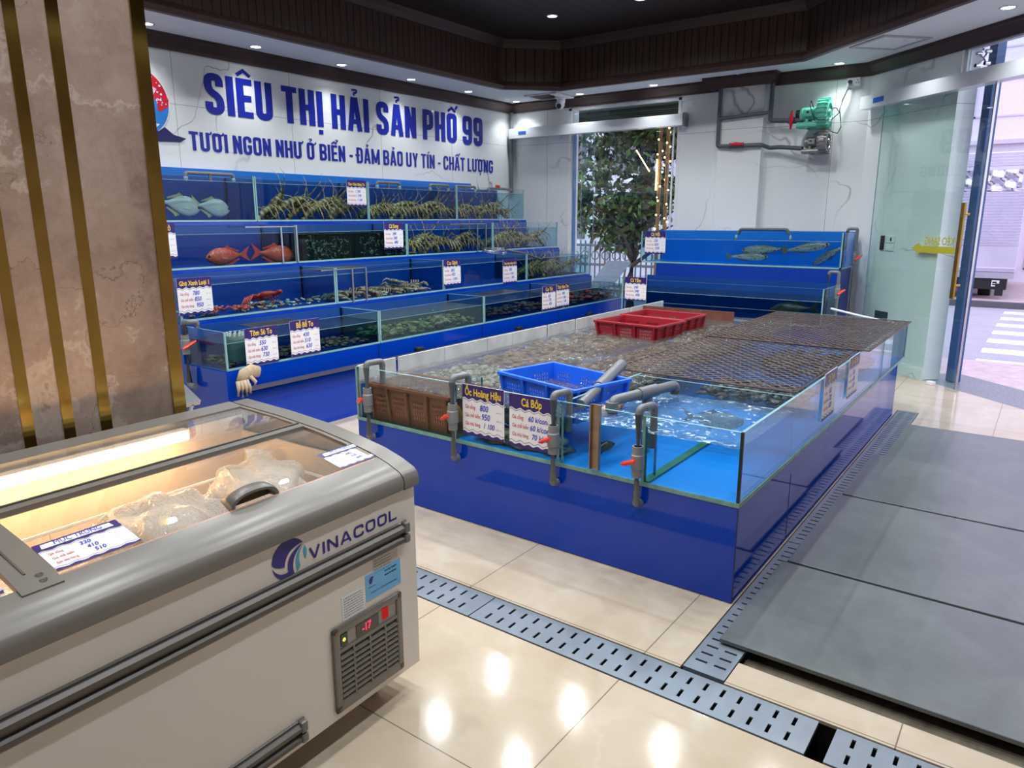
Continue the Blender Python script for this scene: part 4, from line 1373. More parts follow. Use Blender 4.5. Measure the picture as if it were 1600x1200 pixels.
place_lobsters(spread(-6.61, -6.14, 5.72, 7.08, 1.58, 11, 1.15, 4), 'third tank of the top row', 'spiny lobsters in the top row')
place_lobsters(spread(-6.61, -6.14, 7.22, 8.45, 1.58, 8, 1.15, 5), 'fourth tank of the top row', 'spiny lobsters in the top row')
place_lobsters(spread(-6.09, -5.57, 5.74, 7.08, 1.21, 11, 1.1, 6), 'third tank of the second row', 'spiny lobsters in the second row')
place_lobsters(spread(-6.09, -5.57, 7.20, 8.5, 1.21, 10, 1.15, 8), 'fourth tank of the second row', 'spiny lobsters in the second row')
place_lobsters(spread(-5.53, -5.06, 7.25, 8.5, 0.872, 9, 1.0, 9), 'fourth tank of the third row', 'spiny lobsters in the third row')

# crabs
def crab(name, label, group, shell_, leg_):
    t = thing(name, label, 'crab', (0, 0, 0), 0, group)
    b = MB()
    b.ball((0, 0, 0.045), 0.052, 0.072, 0.026, n=16, m=8)
    for k in range(7):
        a = -1.0 + k * 0.33
        b.loft([(0.046 * math.cos(a), 0.066 * math.sin(a), 0.046), (0.062 * math.cos(a), 0.084 * math.sin(a), 0.05)], [0.006, 0.001], n=5)
    b.build('shell', shell_, t, world=False, smooth=True)
    for s in (-1, 1):
        c = MB()
        c.loft([(0.03, s * 0.055, 0.04), (0.065, s * 0.085, 0.045), (0.085, s * 0.07, 0.04), (0.105, s * 0.045, 0.038), (0.12, s * 0.02, 0.036)], [0.010, 0.014, 0.017, 0.012, 0.002], n=8)
        c.build('claw', leg_, t, world=False, smooth=True)
        for k in range(4):
            l = MB()
            x = 0.02 - 0.022 * k
            l.loft([(x, s * 0.055, 0.04), (x - 0.01, s * 0.10, 0.06), (x - 0.02, s * 0.135, 0.03), (x - 0.025, s * 0.145, 0.0)], [0.008, 0.007, 0.005, 0.001], n=6)
            l.build('leg', leg_, t, world=False, smooth=True)
        e = MB().ball((0.052, s * 0.018, 0.062), 0.006, n=8, m=6)
        e.build('eye', M['black'], t, world=False, smooth=True)
    return t
rs = skin('red_crab_shell', (206, 72, 40), (224, 120, 84), (150, 44, 30), 30)
rl = plain('red_crab_leg', (214, 62, 52), 0.4, grain=0.3, gscale=40)
bs = skin('mottled_crab_shell', (112, 84, 62), (170, 150, 120), (196, 170, 132), 40)
bl_ = plain('mottled_crab_leg', (168, 132, 104), 0.4, grain=0.4, gscale=40)
c1 = crab('red_crab', 'large orange red crab raised in the third row left tank', 'red crabs in the third row', rs, rl)
pose(c1, -5.28, 3.66, 0.905, 0.25, -0.35)
c1.scale = (1.35, 1.25, 1.35)
for k, (x, y, sc, yw) in enumerate(((-5.25, 3.10, 1.0, 1.7), (-5.22, 3.36, 0.7, -0.4))):
    copy_thing(c1, T(x, y, 0.874) @ Matrix.Rotation(yw, 4, 'Z') @ Matrix.Scale(sc, 4), ('red crab half behind the Ghẹ Xanh price card in third row', 'small red crab between price card and large crab, third row')[k])
c2 = crab('mud_crab', 'mottled brown crab on the heap in the third row, leftmost', 'mottled crabs in the third row', bs, bl_)
pose(c2, -5.25, 4.38, 0.874, 0.4)
q = random.Random(12)
spots = [(-5.25, 4.55), (-5.33, 4.70), (-5.24, 4.82), (-5.34, 4.97), (-5.25, 5.06), (-5.33, 5.20), (-5.25, 5.28), (-5.28, 5.16), (-5.35, 5.36), (-5.26, 5.44)]
for k, (x, y) in enumerate(spots):
    z = 0.874 + (0.075 if k in (7,) else 0.0)
    copy_thing(c2, T(x, y, z) @ Matrix.Rotation(q.uniform(0, 6), 4, 'Z') @ Matrix.Rotation(q.uniform(-0.3, 0.3), 4, 'X') @ Matrix.Scale(q.uniform(0.85, 1.12), 4),
               'mottled brown crab on the heap in the third row, %s from the left' % ORD[k + 1])

def shells(name, label, n, region, z, seed, mats, size=(0.02, 0.045), layers=2, cat='shellfish', zjit=0.02):
    """a bed of shells nobody could count: many little domed shells in one object"""
    rr = random.Random(seed)
    b = MB()
    x0, x1, y0, y1 = region
    for k in range(n):
        s = rr.uniform(*size)
        x, y = rr.uniform(x0 + s, x1 - s), rr.uniform(y0 + s, y1 - s)
        i0 = len(b.v)
        b.ball((0, 0, 0), s, s * rr.uniform(0.55, 0.8), s * rr.uniform(0.25, 0.45), n=8, m=4, mi=rr.randrange(len(mats)))
        m = T(x, y, z + rr.uniform(0, zjit)) @ Matrix.Rotation(rr.uniform(0, 6.3), 4, 'Z') @ Matrix.Rotation(rr.uniform(-0.6, 0.6), 4, 'X')
        b.xf(m, i0)
    c = ((x0 + x1) / 2, (y0 + y1) / 2, z)
    o = b.build(name, mats, None, smooth=True, loc=c)
    return tag(o, label, cat, kind='stuff')
m_shell = [plain('pale_shell', (196, 184, 158), 0.5, grain=0.3, gscale=30), plain('brown_shell', (142, 116, 84), 0.5, grain=0.4, gscale=30), plain('grey_shell', (120, 118, 108), 0.5, grain=0.4, gscale=30), plain('dark_shell', (74, 64, 52), 0.5, grain=0.4, gscale=30)]
m_green = [plain('greenish_shell', (112, 118, 84), 0.5, grain=0.4, gscale=30), plain('sage_shell', (150, 150, 112), 0.5, grain=0.4, gscale=30), m_shell[3]]
m_mix = [m_shell[0], plain('blue_grey_shell', (120, 146, 150), 0.5, grain=0.4, gscale=30), plain('orange_shell', (186, 110, 70), 0.5, grain=0.3, gscale=30)]
shells('shell_litter', 'pale crab and shell litter along the floor of the third row left tank', 150, (-5.52, -5.09, 2.82, 4.2), 0.878, 21, m_mix, (0.012, 0.03))
shells('shell_litter', 'pale shell litter under the crab heap in the third row', 150, (-5.52, -5.09, 4.26, 5.63), 0.878, 22, m_mix, (0.015, 0.035))
shells('prawn_heap', 'brown prawns lying on the floor of lowest row left tank', 260, (-5.0, -4.56, 2.82, 4.2), 0.578, 23, [plain('prawn_brown', (96, 72, 52), 0.45, grain=0.4, gscale=30), plain('prawn_dark', (62, 50, 40), 0.45, grain=0.4, gscale=30)], (0.015, 0.04))
shells('clam_bed', 'greenish clams heaped along the lowest row tank with cloudy water', 420, (-5.0, -4.56, 4.27, 5.62), 0.585, 24, m_green, (0.02, 0.045), zjit=0.05)
shells('red_shellfish', 'red and brown shellfish heaped in the rightmost tank of lowest row', 130, (-5.0, -4.56, 7.3, 8.5), 0.585, 25, [plain('dull_red_shell', (196, 60, 62), 0.5, grain=0.3, gscale=30), plain('dark_red_shell', (92, 34, 34), 0.5, grain=0.4, gscale=30), m_shell[3]], (0.03, 0.06), zjit=0.08)
shells('dark_shellfish', 'dark reddish shellfish in the third tank of lowest row', 130, (-5.0, -4.56, 5.9, 7.0), 0.585, 26, [plain('maroon_shell', (84, 40, 34), 0.5, grain=0.4, gscale=30), m_shell[3]], (0.03, 0.05), zjit=0.06)

# dark mesh crates in the second row
for k, y in enumerate((4.33, 4.98)):
    t = thing('mesh_crate', 'black mesh crate of shellfish in second row, %s one' % ('nearer the metal rack' if k == 0 else 'nearer the Cá Song card'), 'crate', (-5.8, y + 0.3, 1.212), 0, 'mesh crates in the second row')
    b = MB()
    for j in range(16):
        yy = y + j * 0.04
        b.box(-5.61, -5.605, yy, yy + 0.005, 1.214, 1.46)
    for j in range(8):
        b.box(-5.61, -5.605, y, y + 0.605, 1.214 + j * 0.034, 1.219 + j * 0.034)
    b.box(-6.0, -5.62, y, y + 0.60, 1.214, 1.455)
    b.build('crate', plain('black_mesh', (26, 26, 24), 0.5, grain=0.4, gscale=30), t)
    q = random.Random(40 + k)
    s = MB()
    for j in range(70):
        c = Vector((-5.612 + q.uniform(0, 0.006), y + q.uniform(0.03, 0.57), 1.235 + q.uniform(0, 0.19)))
        a = q.uniform(0, 6.3)
        s.loft([c + Vector((0, 0.02 * math.cos(a + p), 0.02 * math.sin(a + p))) for p in (0, 0.7, 1.4, 2.1, 2.8)], [0.002, 0.004, 0.005, 0.004, 0.001], n=5)
    s.build('snail_curl', plain('grey_green_snail', (150, 154, 132), 0.5, grain=0.4, gscale=30), t, smooth=True)
    t.children[-1]['kind'] = 'stuff'

# hanging wire racks (grid tray with two drop legs over the glass)
def rack(x, y0, y1, z, drop, label, depth=0.26):
    t = thing('hanging_rack', label, 'rack', (x, (y0 + y1) / 2, z), 0, 'metal racks hung on tank fronts')
    b = MB()
    for y in (y0, y1):
        b.box(x - depth, x + 0.008, y - 0.008, y + 0.008, z, z + 0.012)
    for k in range(9):
        xx = x - depth + k * depth / 8
        b.box(xx - 0.004, xx + 0.004, y0, y1, z + 0.001, z + 0.009)
    b.build('grid_tray', M['steel'], t)
    for y in (y1 - 0.17, y1 - 0.008):
        MB().box(x - 0.0, x + 0.012, y, y + 0.016, z - drop, z).build('drop_leg', M['steel'], t)
    return t
rack(-5.565, 3.72, 4.23, 1.522, 0.31, 'metal grid rack over second row tank beside red fish')
rack(-5.055, 4.08, 4.58, 1.155, 0.30, 'metal grid rack over the third row between crab tanks')
rack(-5.565, 6.35, 6.99, 1.525, 0.32, 'metal grid rack over second row lobsters right of Cá Song card')
rack(-4.60, 3.10, 3.50, 0.820, 0.0, 'metal grid rack behind the Bề Bề To and Tôm Sú cards', 0.22)
rack(-4.60, 5.80, 6.40, 0.815, 0.0, 'metal grid rack over lowest row left of Cua Thịt card', 0.24)

# landing net resting on the third row
nt = thing('landing_net', 'bent wire landing net with dark handle lying on the third row', 'net', (-5.2, 6.9, 1.18))
b = MB()
loop = [(-5.22 + 0.12 * math.cos(a), 6.72 + 0.17 * math.sin(a), 1.185 + 0.05 * math.sin(a * 0.5)) for a in [k * 2 * PI / 20 for k in range(21)]]
for d in (0, 0.012, 0.024):
    b.loft([(p[0], p[1], p[2] + d) for p in loop], 0.004, n=6)
b.build('hoop', M['steel'], nt, smooth=True)
MB().loft([(-5.16, 6.86, 1.235), (-5.08, 7.10, 1.19), (-5.03, 7.40, 1.105)], [0.010, 0.012, 0.013], n=10).build('handle', M['dark_plastic'], nt, smooth=True)
# filter cup in the lowest row
fc2 = thing('filter_cup', 'grey filter cup with notched rim in lowest row left tank', 'filter', (-4.72, 3.02, 0.575))
MB().lathe([(0.0, 0.575), (0.055, 0.575), (0.062, 0.775), (0.056, 0.775), (0.05, 0.60), (0.0, 0.60)], (-4.70, 2.98, 0), 18).build('cup', plain('grey_green_plastic', (124, 146, 140), 0.4), fc2, smooth=0.6)
b = MB()
for k in range(10):
    a = k * PI / 5
    b.box(-4.70 + 0.055 * math.cos(a) - 0.006, -4.70 + 0.055 * math.cos(a) + 0.006, 2.98 + 0.055 * math.sin(a) - 0.006, 2.98 + 0.055 * math.sin(a) + 0.006, 0.77, 0.80)
b.build('notched_rim', plain('pale_plastic', (190, 204, 204), 0.4), fc2)

# ---- pvc outlets of the top row
def outlet(name, path, r, label, cat='pipe', group=None, m='pvc'):
    t = thing(name, label, cat, path[0], 0, group)
    MB().pipe(path, r, n=12).build('pipe', M[m], t, smooth=0.8)
    return t
def tee(y0, y1, label, sag=0.0):
    ym = (y0 + y1) / 2
    t = thing('outlet_pipe', label, 'pipe', (-6.42, ym, 1.98), 0, 'outlet pipes above the top row')
    MB().pipe([(-6.42, y0, 1.955), (-6.42, y0, 2.005), (-6.42, y1, 2.005 + sag), (-6.42, y1, 1.955 + sag)], 0.017).build('pipe', M['pvc'], t, smooth=0.8)
    MB().cyl((-6.42, ym, 1.93), (-6.42, ym, 2.0), 0.015).build('riser', M['pvc'], t, smooth=0.8)
    b = MB()
    for y in (y0, y1):
        b.lathe([(0.006, 1.925), (0.016, 1.94), (0.022, 1.965), (0.012, 1.975)], (-6.42, y, 0), 8)
    b.build('splash', M['foam'], t, smooth=True)
tee(3.72, 4.20, 'grey outlet pipe over the silver fish at the left of top row')
tee(6.06, 6.42, 'grey outlet pipe over the third tank of top row')
tee(6.96, 7.30, 'grey outlet pipe crossing between third and fourth top row tanks')
tee(7.45, 7.85, 'grey outlet pipe over the fourth tank of the top row')
t = thing('wall_pipe', 'dark grey vertical pipe in the room corner with red valve at foot', 'pipe', (-6.60, 8.90, 2.6))
MB().cyl((-6.605, 8.93, 1.93), (-6.605, 8.93, 3.08), 0.026).build('riser', M['pvc'], t, smooth=0.8)
MB().pipe([(-6.605, 8.93, 2.0), (-6.45, 8.55, 2.0), (-6.45, 8.18, 2.0), (-6.45, 8.18, 1.95)], 0.018).build('branch', M['pvc'], t, smooth=0.8)
b = MB().rbox(-6.475, -6.425, 8.36, 8.42, 2.01, 2.05, 0.01)
b.build('valve_handle', M['red_valve'], t)

# drain riser at the left end of the lowest row
def valve_pipe(path, vz, vpos, label, hdir, r=0.018, name='drain_pipe', group=None, hm='red_valve'):
    t = thing(name, label, 'pipe', path[-1], 0, group)
    MB().pipe(path, r, 0.022, n=12).build('pipe', M['pvc'], t, smooth=0.8)
    x, y = vpos
    b = MB()
    b.lathe([(r, vz - 0.07), (r * 1.35, vz - 0.07), (r * 1.35, vz - 0.035), (r * 1.6, vz - 0.03), (r * 1.6, vz + 0.03), (r * 1.35, vz + 0.035), (r * 1.35, vz + 0.07), (r, vz + 0.07)], (x, y, 0), 14)
    b.build('valve_body', plain('light_grey_pvc', (128, 132, 136), 0.35), t, smooth=0.6)
    h = MB()
    hd = Vector(hdir).normalized()
    sd = Vector((0, 0, 1)).cross(hd)
    c = Vector((x, y, vz)) + hd * r * 1.4
    h.cyl(c, c + hd * 0.018, 0.010, n=8)
    e = c + hd * 0.022
    for s in (-1, 1):
        h.loft([e, e + sd * s * 0.026 + Vector((0, 0, s * 0.012)), e + sd * s * 0.052 + Vector((0, 0, s * 0.022))], [0.011, 0.015, 0.008], [0.010, 0.012, 0.007], n=8)
    h.build('valve_handle', M[hm], t, smooth=0.8)
    return t
valve_pipe([(-4.86, 2.79, 0.84), (-4.86, 2.79, 0.885), (-4.86, 2.73, 0.885), (-4.93, 2.73, 0.885), (-4.93, 2.73, 0.42), (-4.86, 2.73, 0.42)], 0.72, (-4.93, 2.73), 'grey drain pipe with red valve at the pillar end of lowest row', (1, 0, 0), 0.02)
gv = thing('work_glove', 'crumpled beige work glove draped over the end of gutter rail', 'glove', (-4.46, 2.88, 0.46))
b = MB()
b.loft([(-4.47, 3.0, 0.53), (-4.46, 2.93, 0.55), (-4.45, 2.86, 0.53), (-4.445, 2.83, 0.49)], [0.04, 0.05, 0.05, 0.035], [0.02, 0.026, 0.026, 0.02], n=10, up=(1, 0, 0))
b.build('palm', plain('beige_knit', (176, 158, 132), 0.9, grain=0.15, gscale=60), gv, smooth=True)
for k, (dy, dz) in enumerate(((-0.045, 0.40), (-0.015, 0.385), (0.015, 0.39), (0.042, 0.405))):
    MB().loft([(-4.43, 2.835 + dy * 0.8, 0.50), (-4.41, 2.835 + dy, 0.45), (-4.415, 2.835 + dy * 1.1, dz)], [0.014, 0.013, 0.009], n=8).build('finger', plain('beige_knit', (176, 158, 132), 0.9), gv, smooth=True)
MB().loft([(-4.43, 2.90, 0.52), (-4.40, 2.92, 0.48), (-4.40, 2.91, 0.45)], [0.014, 0.013, 0.009], n=8).build('thumb', plain('beige_knit', (176, 158, 132), 0.9), gv, smooth=True)
fo = thing('folded_tray', 'grey metal folded tray standing against stand beside the marble pillar', 'tray', (-4.3, 2.4, 0))
MB().prism([(-4.62, 0.66), (-4.22, 0.48), (-4.24, 0.45), (-4.64, 0.62)], 1, 2.30, 2.40).build('tray_panel', M['steel'], fo)
MB().loft([(-4.24, 2.35, 0.46), (-4.5, 2.35, 0.0)], 0.012, n=8).build('leg', M['steel'], fo)

# ================================================================== ISLAND TANK
IX0, IX1, IY0, IY1 = -3.20, -0.91, 2.79, 6.50
GB, GT, WZ = 0.437, 0.757, 0.68
isl = thing('island_stand', 'low glossy blue panelled stand under the open island tank', 'tank stand', ((IX0 + IX1) / 2, (IY0 + IY1) / 2, 0))
MB().box(IX0, IX1, IY0, IY0 + 0.012, 0.004, GB - 0.004).build('front_panel', M['blue_panel'], isl)
MB().box(IX1 - 0.012, IX1, IY0 + 0.0125, IY1, 0.004, GB - 0.004).build('side_panel', M['blue_panel'], isl)
MB().box(IX0, IX0 + 0.012, IY0 + 0.0125, IY1, 0.004, GB - 0.004).build('side_panel', M['blue_panel'], isl)
MB().box(IX0 + 0.012, IX1 - 0.012, IY1 - 0.012, IY1, 0.004, GB - 0.004).build('back_panel', M['blue_panel'], isl)
b = MB()
b.box(IX1 - 0.002, IX1 + 0.0015, 3.55, 3.553, 0.01, 0.36)
b.box(IX1 - 0.002, IX1 + 0.0015, IY0 - 0.001, IY0 + 0.004, 0.004, GB)
b.build('panel_joint', plain('dark_joint', (10, 20, 70), 0.4), isl)

tk_ = thing('island_tank', 'large open glass island tank of several pools on the blue stand', 'tank', ((IX0 + IX1) / 2, (IY0 + IY1) / 2, GB))
G = [M['glass'], M['glass_edge']]
g = 0.012
MB().pane(IX0, IX1, IY0, IY0 + g, GB, GT).build('front_pane', G, tk_)
MB().pane(IX1 - g, IX1, IY0 + g, IY1 + 0.3, GB, GT).build('side_pane', [M['glass_dirty'], M['glass_edge']], tk_)
MB().pane(IX0, IX1 - g, IY1 - g + 0.3, IY1 + 0.3, GB, GT).build('back_pane', G, tk_)
b = MB()
yy = IY0 + g
for k, (L, gap) in enumerate(((0.30, 0.03), (0.42, 0.006), (0.45, 0.006), (0.30, 0.004), (0.46, 0.03), (0.40, 0.03), (0.46, 0.008), (0.50, 0.03), (0.70, 0.0))):
    b.box(IX0, IX0 + 0.014, yy, yy + L, GB, GT + 0.004)
    yy += L + gap
b.build('side_board', plain('weathered_white_board', (196, 198, 198), 0.5, grain=0.16, gscale=7), tk_)
MB().box(IX0 + 0.015, IX0 + 0.018, IY0 + 0.02, IY1 + 0.28, GB, WZ - 0.03).build('side_liner', M['blue_back'], tk_)
MB().box(IX0, -2.28, IY1 - 0.03, IY1 - 0.012, GB, GT).build('back_board', plain('stained_brown_board', (112, 66, 54), 0.5, grain=0.3, gscale=6), tk_)
MB().pane(-1.781, -1.769, IY0 + g, IY1 - g, GB, GT - 0.005).build('divider_pane', G, tk_)
MB().pane(-1.769, IX1 - g, 3.55, 3.56, GB, GT - 0.005).build('divider_pane', G, tk_)
MB().pane(-2.446, -2.434, IY0 + g, 3.02, GB, GT - 0.01).build('brace_pane', [M['glass'], M['glass_edge_dark']], tk_)
MB().pane(-1.345, -1.333, IY0 + g, 2.90, GB + 0.01, GT - 0.05).build('brace_pane', [M['glass'], M['glass_edge_dark']], tk_)
MB().box(-1.36, -1.32, IY0 + g, 3.54, GB + 0.008, GB + 0.018).build('floor_seam', plain('algae_seam', (52, 116, 96), 0.4, grain=0.3, gscale=25), tk_)
MB().box(IX0 + 0.014, IX1 - g, IY0 + g, IY1 + 0.28, GB - 0.003, GB + 0.008).build('floor_panel', M['blue_floor'], tk_)
MB().box(IX0 + 0.02, -2.45, IY0 + g + 0.001, 3.6, GB + 0.0085, GB + 0.0105).build('algae_mat', plain('dark_green_algae', (34, 52, 46), 0.6, grain=0.4, gscale=18), tk_)
b = MB()
b.box(IX0, IX1 + 0.004, IY0 - 0.004, IY0, GB - 0.002, GB + 0.018)
b.box(IX1, IX1 + 0.004, IY0, IY1 + 0.3, GB - 0.002, GB + 0.018)
for x in (-3.195, -2.44, -1.79, -1.345):
    b.box(x - 0.007, x + 0.007, IY0 - 0.003, IY0, GB, GT - (0.0 if x < -1 else 0.0))
b.build('silicone_seam', plain('green_silicone', (116, 160, 152), 0.35, grain=0.25, gscale=20), tk_)
MB().box(IX1 - 0.010, IX1 + 0.002, IY0 - 0.002, IY0 + 0.010, GB, GT).build('corner_seam', plain('dark_mould_seam', (24, 30, 28), 0.4), tk_)

def rippled(name, x0, x1, y0, y1, z, zb, m, amp=0.005, res=0.03, seed=1):
    """water body: rippling top sheet and four plain sides"""
    rr = random.Random(seed)
    w = [(rr.uniform(14, 46), rr.uniform(0, 6.3), rr.uniform(0, 6.3), rr.uniform(0.4, 1.0)) for _ in range(9)]
    def h(x, y):
        s = 0
        for f, a, p, q in w:
            s += q * math.sin(f * (x * math.cos(a) + y * math.sin(a)) + p) * (20.0 / f)
        return s * amp / 4
    b = MB()
    b.open = True
    nu, nv = max(2, int((x1 - x0) / res)), max(2, int((y1 - y0) / res))
    b.grid(lambda u, v: (x0 + (x1 - x0) * u, y0 + (y1 - y0) * v, z + h(x0 + (x1 - x0) * u, y0 + (y1 - y0) * v)), nu, nv)
    for p, q in (((x0, y0), (x1, y0)), ((x1, y0), (x1, y1)), ((x1, y1), (x0, y1)), ((x0, y1), (x0, y0))):
        b.add([(*p, zb), (*q, zb), (*q, z - 0.006), (*p, z - 0.006)], [(0, 1, 2, 3)], 1)
    return b.build(name, [m, M['water_side_pale']], tk_, smooth=0.6)
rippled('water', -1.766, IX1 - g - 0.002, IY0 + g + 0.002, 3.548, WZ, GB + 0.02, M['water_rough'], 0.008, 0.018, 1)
rippled('water', IX0 + 0.02, -1.783, IY0 + g + 0.002, IY1 + 0.27, WZ - 0.005, GB + 0.02, M['water_isl'], 0.006, 0.02, 2)
rippled('water', -1.766, IX1 - g - 0.002, 3.562, IY1 + 0.27, WZ - 0.005, GB + 0.02, M['water_mesh'], 0.004, 0.03, 3)

m_bed = [plain('tan_shell', (142, 120, 94), 0.45, grain=0.35, gscale=30), plain('brown_snail', (128, 104, 82), 0.45, grain=0.4, gscale=30), plain('umber_snail', (92, 74, 58), 0.45, grain=0.4, gscale=30), plain('grey_snail', (132, 124, 112), 0.45, grain=0.3, gscale=30)]
m_clam = [plain('pale_clam', (186, 196, 180), 0.35, grain=0.2, gscale=30), plain('sage_clam', (150, 166, 150), 0.35, grain=0.25, gscale=30), plain('grey_clam', (128, 142, 134), 0.35, grain=0.25, gscale=30)]
shells('clam_bed', 'pale grey green clams under water behind the brown basket', 420, (-3.15, -2.48, 3.22, 3.72), 0.60, 31, m_clam, (0.02, 0.034), zjit=0.04)
shells('snail_bed', 'brown and tan shellfish bed under rippling water along white side board', 1500, (-3.15, -2.58, 3.75, 6.3), 0.60, 32, m_bed, (0.02, 0.042), zjit=0.06)
shells('snail_bed', 'brown and tan shellfish bed under rippling water left of rusty mesh', 1000, (-2.42, -1.81, 3.72, 6.4), 0.60, 33, m_bed, (0.02, 0.042), zjit=0.06)
shells('snail_bed', 'dark shellfish patch under the front part of the rusty mesh', 260, (-1.74, -1.05, 4.25, 4.75), 0.50, 34, m_bed[1:], (0.02, 0.045), zjit=0.05)
shells('snail_bed', 'dark shellfish patch under the back part of the rusty mesh', 320, (-1.74, -0.98, 5.2, 6.1), 0.50, 35, m_bed[1:], (0.02, 0.045), zjit=0.05)
shells('stone_litter', 'dark mottled stones on pool floor behind the Cá Bớp price card', 150, (-2.40, -1.80, 2.83, 3.02), 0.45, 36, [m_shell[3], m_shell[1], m_shell[2]], (0.02, 0.05), cat='stones', zjit=0.05)

# drains with red valves across the front glass
for k, (x, vz, where) in enumerate(((-3.06, 0.585, 'at the left corner of the island tank'), (-2.415, 0.59, 'left of the Ốc Hoàng Hậu price card'), (-1.79, 0.58, 'right of the Cá Bớp price card'), (-1.35, 0.56, 'in front of the empty blue pool'))):
    valve_pipe([(x + 0.02, 2.85, 0.60), (x + 0.02, 2.85, 0.797), (x, 2.745, 0.797), (x, 2.745, 0.362), (x + 0.006, 2.776, 0.360)], vz, (x, 2.745),
               'grey drain pipe with red valve %s' % where, (-0.6, -1, 0), 0.018, group='drain pipes of the island')
cl = thing('edge_clamp', 'brown stained steel channel clipped upright on island front glass', 'clamp', (-1.58, 2.78, 0.47))
MB().box(-1.60, -1.562, 2.776, 2.786, 0.465, 0.775).box(-1.605, -1.600, 2.762, 2.786, 0.465, 0.775).box(-1.562, -1.557, 2.762, 2.786, 0.465, 0.775).build('channel', plain('stained_steel', (150, 126, 104), 0.35, metal=0.6, grain=0.3), cl)
pa = thing('supply_pipe', 'grey supply pipe lying beside the blue crate across pool divider', 'pipe', (-1.80, 3.2, 0.72))
MB().cyl((-1.755, 2.93, 0.715), (-1.86, 3.52, 0.795), 0.026).build('pipe', M['pvc'], pa, smooth=0.8)
MB().cyl((-1.80, 3.18, 0.749), (-1.865, 3.55, 0.80), 0.031).build('coupling', M['pvc'], pa, smooth=0.8)
pb = thing('tee_pipe', 'grey tee pipe spouting into the blue pool of island tank', 'pipe', (-1.55, 3.2, 0.74))
MB().pipe([(-1.60, 2.97, 0.69), (-1.60, 2.97, 0.75), (-1.49, 3.43, 0.755), (-1.49, 3.43, 0.71)], 0.026, n=14).build('pipe', M['pvc'], pb, smooth=0.8)
MB().cyl((-1.542, 3.22, 0.46), (-1.542, 3.22, 0.755), 0.027).build('riser', M['pvc'], pb, smooth=0.8)
MB().cyl((-1.558, 3.15, 0.752), (-1.526, 3.285, 0.753), 0.032).build('coupling', M['pvc'], pb, smooth=0.8)
MB().cyl((-1.602, 2.965, 0.70), (-1.602, 2.965, 0.745), 0.032).build('coupling', M['pvc'], pb, smooth=0.8)
sh = thing('cone_snail', 'striped pink pointed shell in pool corner beside the supply pipe', 'shell', (-1.66, 3.08, 0.665))
MB().loft([(-1.70, 3.02, 0.66), (-1.68, 3.05, 0.668), (-1.65, 3.10, 0.68), (-1.635, 3.14, 0.71), (-1.63, 3.16, 0.74)], [0.02, 0.03, 0.026, 0.016, 0.004], n=12).build('shell_body', plain('pink_shell', (206, 140, 118), 0.4, grain=0.5, gscale=60), sh, smooth=True)
dk = skin('dark_fish_skin', (40, 44, 42), (96, 92, 80), (84, 80, 66), 20)
dkf = plain('dark_fin', (44, 46, 42), 0.5)
gr = fish_mesh(0.30, 0.09, 0.07, dk, dkf, 'dark_fish', 'dark fish near the surface of the blue pool by mesh edge', 'dark fish in the island')
pose(gr, -1.28, 3.45, 0.60, 0.1)
copy_thing(gr, T(-1.63, 2.93, 0.52) @ Matrix.Rotation(1.4, 4, 'Z') @ Matrix.Scale(0.6, 4), 'small dark fish in the blue pool below the tee pipe')
copy_thing(gr, T(-2.12, 2.98, 0.555) @ Matrix.Rotation(0.1, 4, 'Z') @ Matrix.Scale(1.7, 4), 'large mottled fish partly hidden behind the Cá Bớp price card')

# price cards on the island
card_ny(-2.378, 2.785, 0.495, 'Ốc Hoàng Hậu', ['800', '950', '1 100'], 'price card headed Ốc Hoàng Hậu on island front glass')
card_ny(-2.075, 2.785, 0.49, 'Cá Bớp', ['60 k/con', '60 k/con', '70 k/con'], 'price card headed Cá Bớp on island front glass', h=0.27)
card_px(-0.903, 4.03, 0.515, 'Cá Trình', ['650', '720', '820'], 'price card headed Cá Trình on side glass, nearer the camera', 0.27, 0.265)
card_px(-0.903, 4.61, 0.525, 'Ốc Đá Tiên', ['350', '420', '520'], 'price card on the side glass of island, farther from the camera', 0.27, 0.25)

